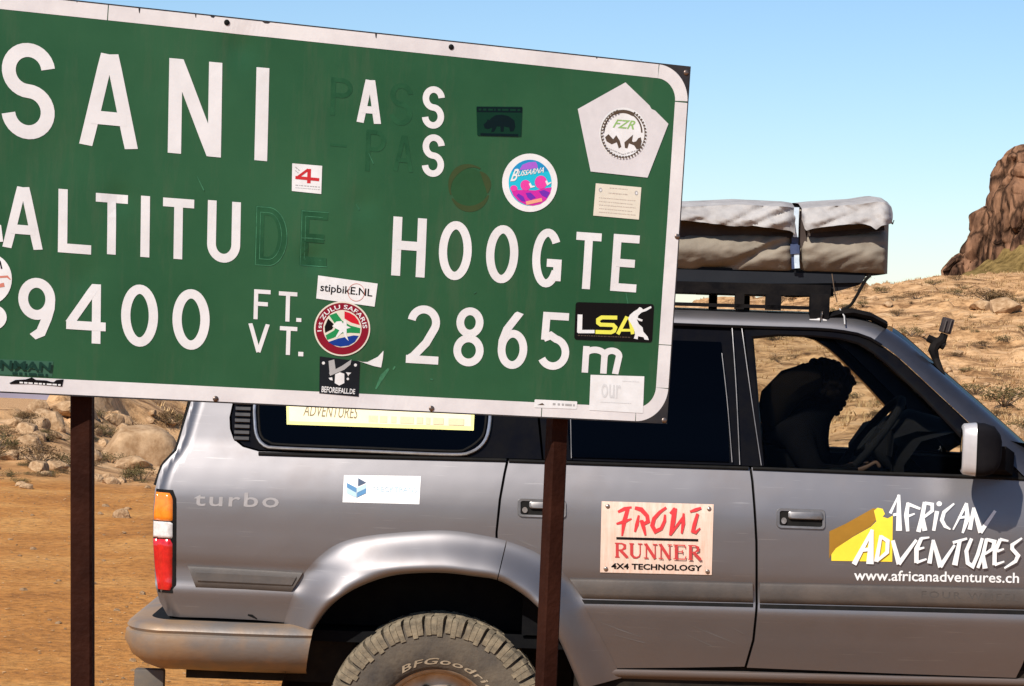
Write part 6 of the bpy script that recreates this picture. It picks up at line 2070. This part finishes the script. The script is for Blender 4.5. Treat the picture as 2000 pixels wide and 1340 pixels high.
pe = sheet('pentagon_plate', [(1221, 161), (1268, 206), (1272, 213), (1279, 216), (1305, 242), (1264, 347), (1153, 335), (1128, 213)], 'pinkish', .0030, label='pale pentagon shaped plate in the upper right corner')
sheet('round_emblem', disc(1217, 261, 47, 51, 40), 'white', .0036, pe)
decal_strokes('emblem_ring', [(arc(1216, 259, 37, 41, 180, 360, 24), [1.5] + [3] * 8 + [6] * 8 + [3] * 8), (arc(1216, 261, 43, 46, 0, 360, 40)[:-1], 1.2, True)], 'brown_ink', pe, .0042, SG)
decal_strokes('emblem_teeth', [([(1217 + 41 * math.cos(R(a_)), 261 + 44 * math.sin(R(a_))), (1217 + 45 * math.cos(R(a_)), 261 + 48.5 * math.sin(R(a_)))], 3.2) for a_ in range(-60, 260, 8)], 'brown_ink', pe, .0044, SG)
decal_text('emblem_lettering', 'FZR', [(1200, 233), (1241, 236), (1238, 253), (1196, 249)], 'leaf', pe, .0044, SG, bold=.015, shear=.3)
for P in ([(1181, 268), (1188, 262), (1197, 272), (1203, 264), (1210, 275), (1213, 287), (1208, 290), (1204, 278), (1194, 282), (1184, 276)], [(1220, 289), (1219, 278), (1226, 272), (1236, 263), (1234, 276), (1240, 279), (1246, 270), (1251, 268), (1253, 276), (1250, 290), (1243, 292), (1238, 284), (1228, 280), (1225, 290)]):
    sheet('rider_print', P, 'brown_ink', .0042, pe)
marks('small_print', [(1188, 290, 1216, 302, 2), (1216, 302, 1246, 293, 2)], 'grey_ink', pe, .0042, 4)

pl = sheet('notice_plate', [(1163, 358), (1252, 366), (1247, 429), (1158, 421)], 'cream', label='small cream notice plate with two screws below the pentagon')
for x, y in ((1172, 371), (1242, 377)):
    sheet('screw_head', disc(x, y, 3.4, 4.4, 12), 'grey_ink', .0034, pl); sheet('screw_slot', disc(x + .6, y + .4, 1.7, 2.2, 10), 'white', .0038, pl)
marks('small_print', [(1190, 367, 1225, 370, 1.5), (1188, 377, 1226, 380, 1.8)] + [(1169, 386 + k * 7, 1240 - 6 * (k % 2), 392 + k * 7, 1.3) for k in range(5)], 'tan_ink', pl, .0034, 5)

sb_ = sheet('sticker', [(621, 538), (737, 554), (731, 599), (617, 583)], 'white', label='white rectangular sticker with a bicycle web address')
decal_text('sticker_lettering', 'stipbikE.NL', [(626, 553), (727, 565), (726, 584), (624, 573)], 'black_ink', sb_, .0034, SG, bold=.012)
decal_strokes('red_circle', [(disc(695, 571, 16, 17, 30), .9, True)], 'salmon', sb_, .0038, SG)

zs = sheet('sticker', disc(667.5, 642, 55, 53.5, 48), 'cream', .0030, label='round maroon rimmed sticker with a flag and running warrior')
sheet('maroon_ring', disc(667.5, 642, 52, 50.5, 48), 'maroon', .0034, zs)
sheet('flag_rim', disc(668, 642, 37.5, 36.5, 40), 'cream', .0038, zs)
FD = disc(668, 642, 35.5, 34.5, 72)
def cut(P, f): return [p for p in P if f(*p)]
sheet('flag_field', FD, 'cream', .0040, zs)
# colour fields of the flag, slanting
up = lambda x, y: (y - 642) - .28 * (x - 668)
sheet('flag_red_print', [(672, 608), (682, 611), (692, 617), (699, 626), (702, 635), (685, 630), (672, 622)], 'flag_red', .0044, zs)
sheet('flag_blue_print', [(640, 668), (660, 661), (690, 655), (700, 656), (692, 668), (680, 675), (664, 677), (650, 674)], 'flag_blue', .0044, zs)
sheet('flag_green_print', [(642, 616), (656, 611), (668, 627), (684, 636), (703, 641), (702, 651), (684, 650), (668, 651), (650, 660), (638, 664), (635, 655), (652, 645), (656, 636)], 'flag_green', .0044, zs)
sheet('flag_black_print', [(640, 622), (652, 634), (648, 643), (634, 650), (633, 638)], 'black_ink', .0046, zs)
sheet('warrior_print', [(672, 623), (676, 628), (676, 636), (684, 640), (676, 642), (676, 655), (680, 666), (674, 660), (669, 648), (660, 656), (658, 660), (655, 657), (662, 645), (654, 641), (648, 637), (656, 628), (666, 627), (669, 632)], 'white', .0050, zs)
v, fs = text2d('1st ZULU SAFARIS', .014, 0, 1.05)
mb = MB()
mb.add([SG(667.5 + (39.5 + 8.5 * b_) * math.cos(R(187 - 186 * a_)) * 1.02, 642 - (38.5 + 8.5 * b_) * math.sin(R(187 - 186 * a_)), .0040) for a_, b_ in v], fs)
mb.build('ring_lettering', 'white', zs, 0)

bf = sheet('sticker', [(624, 696), (703, 706), (701, 775), (623, 768)], 'slate', label='black sticker with a white hand and cube at the bottom edge')
for P in ([(641, 705), (652, 702), (655, 722), (643, 728)], [(642, 728), (668, 714), (686, 702), (684, 712), (672, 722), (644, 734)]): sheet('hand_print', P, 'grey_ink', .0034, bf)
sheet('cube_print', [(654, 731), (663, 727), (672, 730), (672, 748), (662, 753), (653, 748)], 'white', .0036, bf)
for P in ([(641, 738), (648, 737), (649, 743), (644, 742)], [(675, 727), (686, 728), (681, 732), (680, 735), (678, 731)], disc(679, 740, 2.6, 2.6, 8), disc(631, 709, 3, 3, 10), disc(694, 713, 3, 3, 10)): sheet('spot_print', P, 'white', .0036, bf)
decal_text('sticker_lettering', 'BEFOREIFALL.DE', [(628, 754), (694, 760), (693, 770), (627, 766)], 'white', bf, .0036, SG, bold=.02)

sheet('torn_sticker', [(697, 704), (708, 707), (718, 707), (738, 697), (749, 685), (748, 700), (745, 718), (730, 715), (712, 709)], 'white', label='torn scrap of a white sticker')
decal_strokes('scuff', [([(735, 760), (748, 735), (760, 720)], [3, 9, 4]), ([(768, 722), (772, 716)], 3), ([(840, 740), (846, 742)], 3), ([(695, 398), (702, 410)], [1, 3]), ([(720, 300), (729, 320)], [1, 2]), ([(1222, 572), (1226, 594)], [2, 2.5]), ([(930, 570), (925, 573)], 2), ([(385, 345), (398, 372)], [1, 2.5])], 'ghost_edge', sign, .0012, SG)

ls = sheet('sticker', rquad([(1124, 590), (1277, 594), (1273, 669), (1121, 663)], 6), 'black_ink', label='black sticker with yellow and white letters and a white skater')
c5 = lambda x, y: (1100 + x * .2015, 570 + y * .2015)
decal_strokes('sticker_lettering', [([c5(160, 220), c5(155, 395)], 9.5), ([c5(140, 385), c5(300, 385)], 6.5)], 'white', ls, .0034, SG)
decal_strokes('sticker_lettering', [([c5(520, 250), c5(370, 248), c5(335, 270), c5(335, 300), c5(360, 318), c5(480, 322), c5(502, 345), c5(490, 378), c5(460, 392), c5(310, 388)], 7.6), ([c5(525, 410), c5(615, 240)], 7), ([c5(560, 372), c5(690, 372)], 5), ([c5(640, 240), c5(670, 410)], 7)], 'lemon', ls, .0034, SG)
sheet('skater_print', [c5(*p) for p in ((735, 148), (755, 155), (770, 172), (845, 138), (852, 155), (800, 185), (755, 200), (722, 230), (718, 252), (765, 270), (760, 287), (735, 282), (708, 265), (728, 312), (765, 345), (772, 385), (815, 435), (825, 467), (785, 462), (775, 440), (722, 430), (718, 460), (680, 452), (692, 415), (685, 370), (660, 320), (625, 265), (640, 225), (680, 190), (715, 170))], 'white', .0046, ls)
marks('small_print', [(1128, 655, 1232, 659, 1.6)], 'brown_ink', ls, .0034, 6)

wn_ = sheet('sticker', [(1153, 732), (1258, 735), (1255, 807), (1150, 801)], 'white', label='blank looking white square sticker in the lower right corner')
decal_text('sticker_lettering', 'our', [(1174, 749), (1212, 752), (1211, 779), (1173, 776)], 'faint_ink', wn_, .0034, SG, bold=.01)
marks('small_print', [(1215, 744, 1248, 746, 1.2), (1172, 785, 1232, 788, 1.2)], 'faint_ink', wn_, .0034, 7)
sl2 = sheet('sticker', rquad([(1044, 780), (1127, 784), (1126, 799), (1043, 796)], 2), 'white', label='narrow white label with a little mountain on the bottom border')
sheet('mountain_print', [(1049, 791), (1059, 787), (1063, 791)], 'brown_ink', .0034, sl2)
marks('small_print', [(1079, 789, 1122, 791.5, 4)], 'grey_ink', sl2, .0034, 8)

le = sheet('sticker', disc(-22, 545, 45, 50, 40), 'white', label='round white sticker cut by the left edge of the picture')
decal_strokes('swoosh_print', [([(-20, 548), (0, 541), (14, 540), (20, 546)], [3, 4, 4, 2]), ([(-20, 562), (8, 556)], [5, 8])], 'salmon', le, .0034, SG)
decal_strokes('black_print', [([(-6, 520), (0, 512), (3, 525)], 3)], 'black_ink', le, .0036, SG)
sheet('sticker', disc(-15, 620, 28, 25, 30), 'white', label='lower round white sticker at the left edge')
sheet('sticker', [(-20, 430), (2, 440), (6, 472), (-20, 474)], 'white', label='white sticker corner touching the first letter of the second row')
ink('nm_green', (.045, .12, .075)); ink('nm_dark', (.010, .040, .028))
nm_ = sheet('sticker', [(-40, 700), (104, 706), (102, 736), (-40, 730)], 'nm_green', .0016, label='faded grey green name sticker in the lower left corner')
decal_text('sticker_lettering', 'NMAN', [(0, 703), (100, 708), (98, 725), (-2, 720)], 'nm_dark', nm_, .0090, SG, bold=.03)
marks('small_print', [(24, 729, 96, 733, 5)], 'nm_dark', nm_, .0040, 9)
tb_ = sheet('torn_strip', [(18, 748), (30, 742), (50, 741), (62, 737), (70, 742), (90, 743), (104, 747), (110, 742), (124, 741), (121, 755), (60, 750), (20, 750)], 'black_ink', .0030, label='torn black strip of a web address sticker on the bottom border')
marks('strip_lettering', [(38, 747, 118, 752, 3)], 'white', tb_, .0036, 10)

# --- posts ---------------------------------------------------------------------------------------
def post(p_top, p_bot, size, yaw, name='post'):
    u, v = uv(*p_top)
    Y = (SO + SU * u + SV * v)[1] + .041 + size / 2 / math.cos(yaw) + .004
    a_ = np.array(at(*p_top, Y)); b_ = np.array(at(*p_bot, Y + .0))
    d_ = (a_ - b_) / (a_[2] - b_[2])
    foot = a_ - d_ * (a_[2] + .25); head = a_ + d_ * .80
    head = a_ + d_ * .80
    # the hidden upper part follows the lean of the board
    up_ = a_ + np.array((SV[0], SV[1], SV[2])) * .80
    h = size / 2
    ring = lambda c_: [tuple(c_ + np.array(Matrix.Rotation(yaw, 3, 'Z') @ Vector((x * h, y * h, 0)))) for x, y in ((-.8, -1), (.8, -1), (1, -.8), (1, .8), (.8, 1), (-.8, 1), (-1, .8), (-1, -.8))]
    n_ = 10
    rings_ = [ring(foot + (a_ - foot) * k / n_) for k in range(n_ + 1)] + [ring(up_)]
    MB().loft(rings_, cap=True).build(name, 'post', sign, 25)
post((161, 772), (161.5, 1338), .052, R(0))
post((1088.5, 822), (1066, 1338), .046, R(26))

# prints and marks too small to pick apart singly
for o in bpy.data.objects:
    if o.name.split('.')[0] in ('small_print', 'strip_lettering', 'card_marks', 'emblem_teeth', 'scuff', 'paint_scratch', 'swoosh_print', 'tusk_print', 'sticker_stain', 'curly_hair', 'tread'):
        o['kind'] = 'stuff'
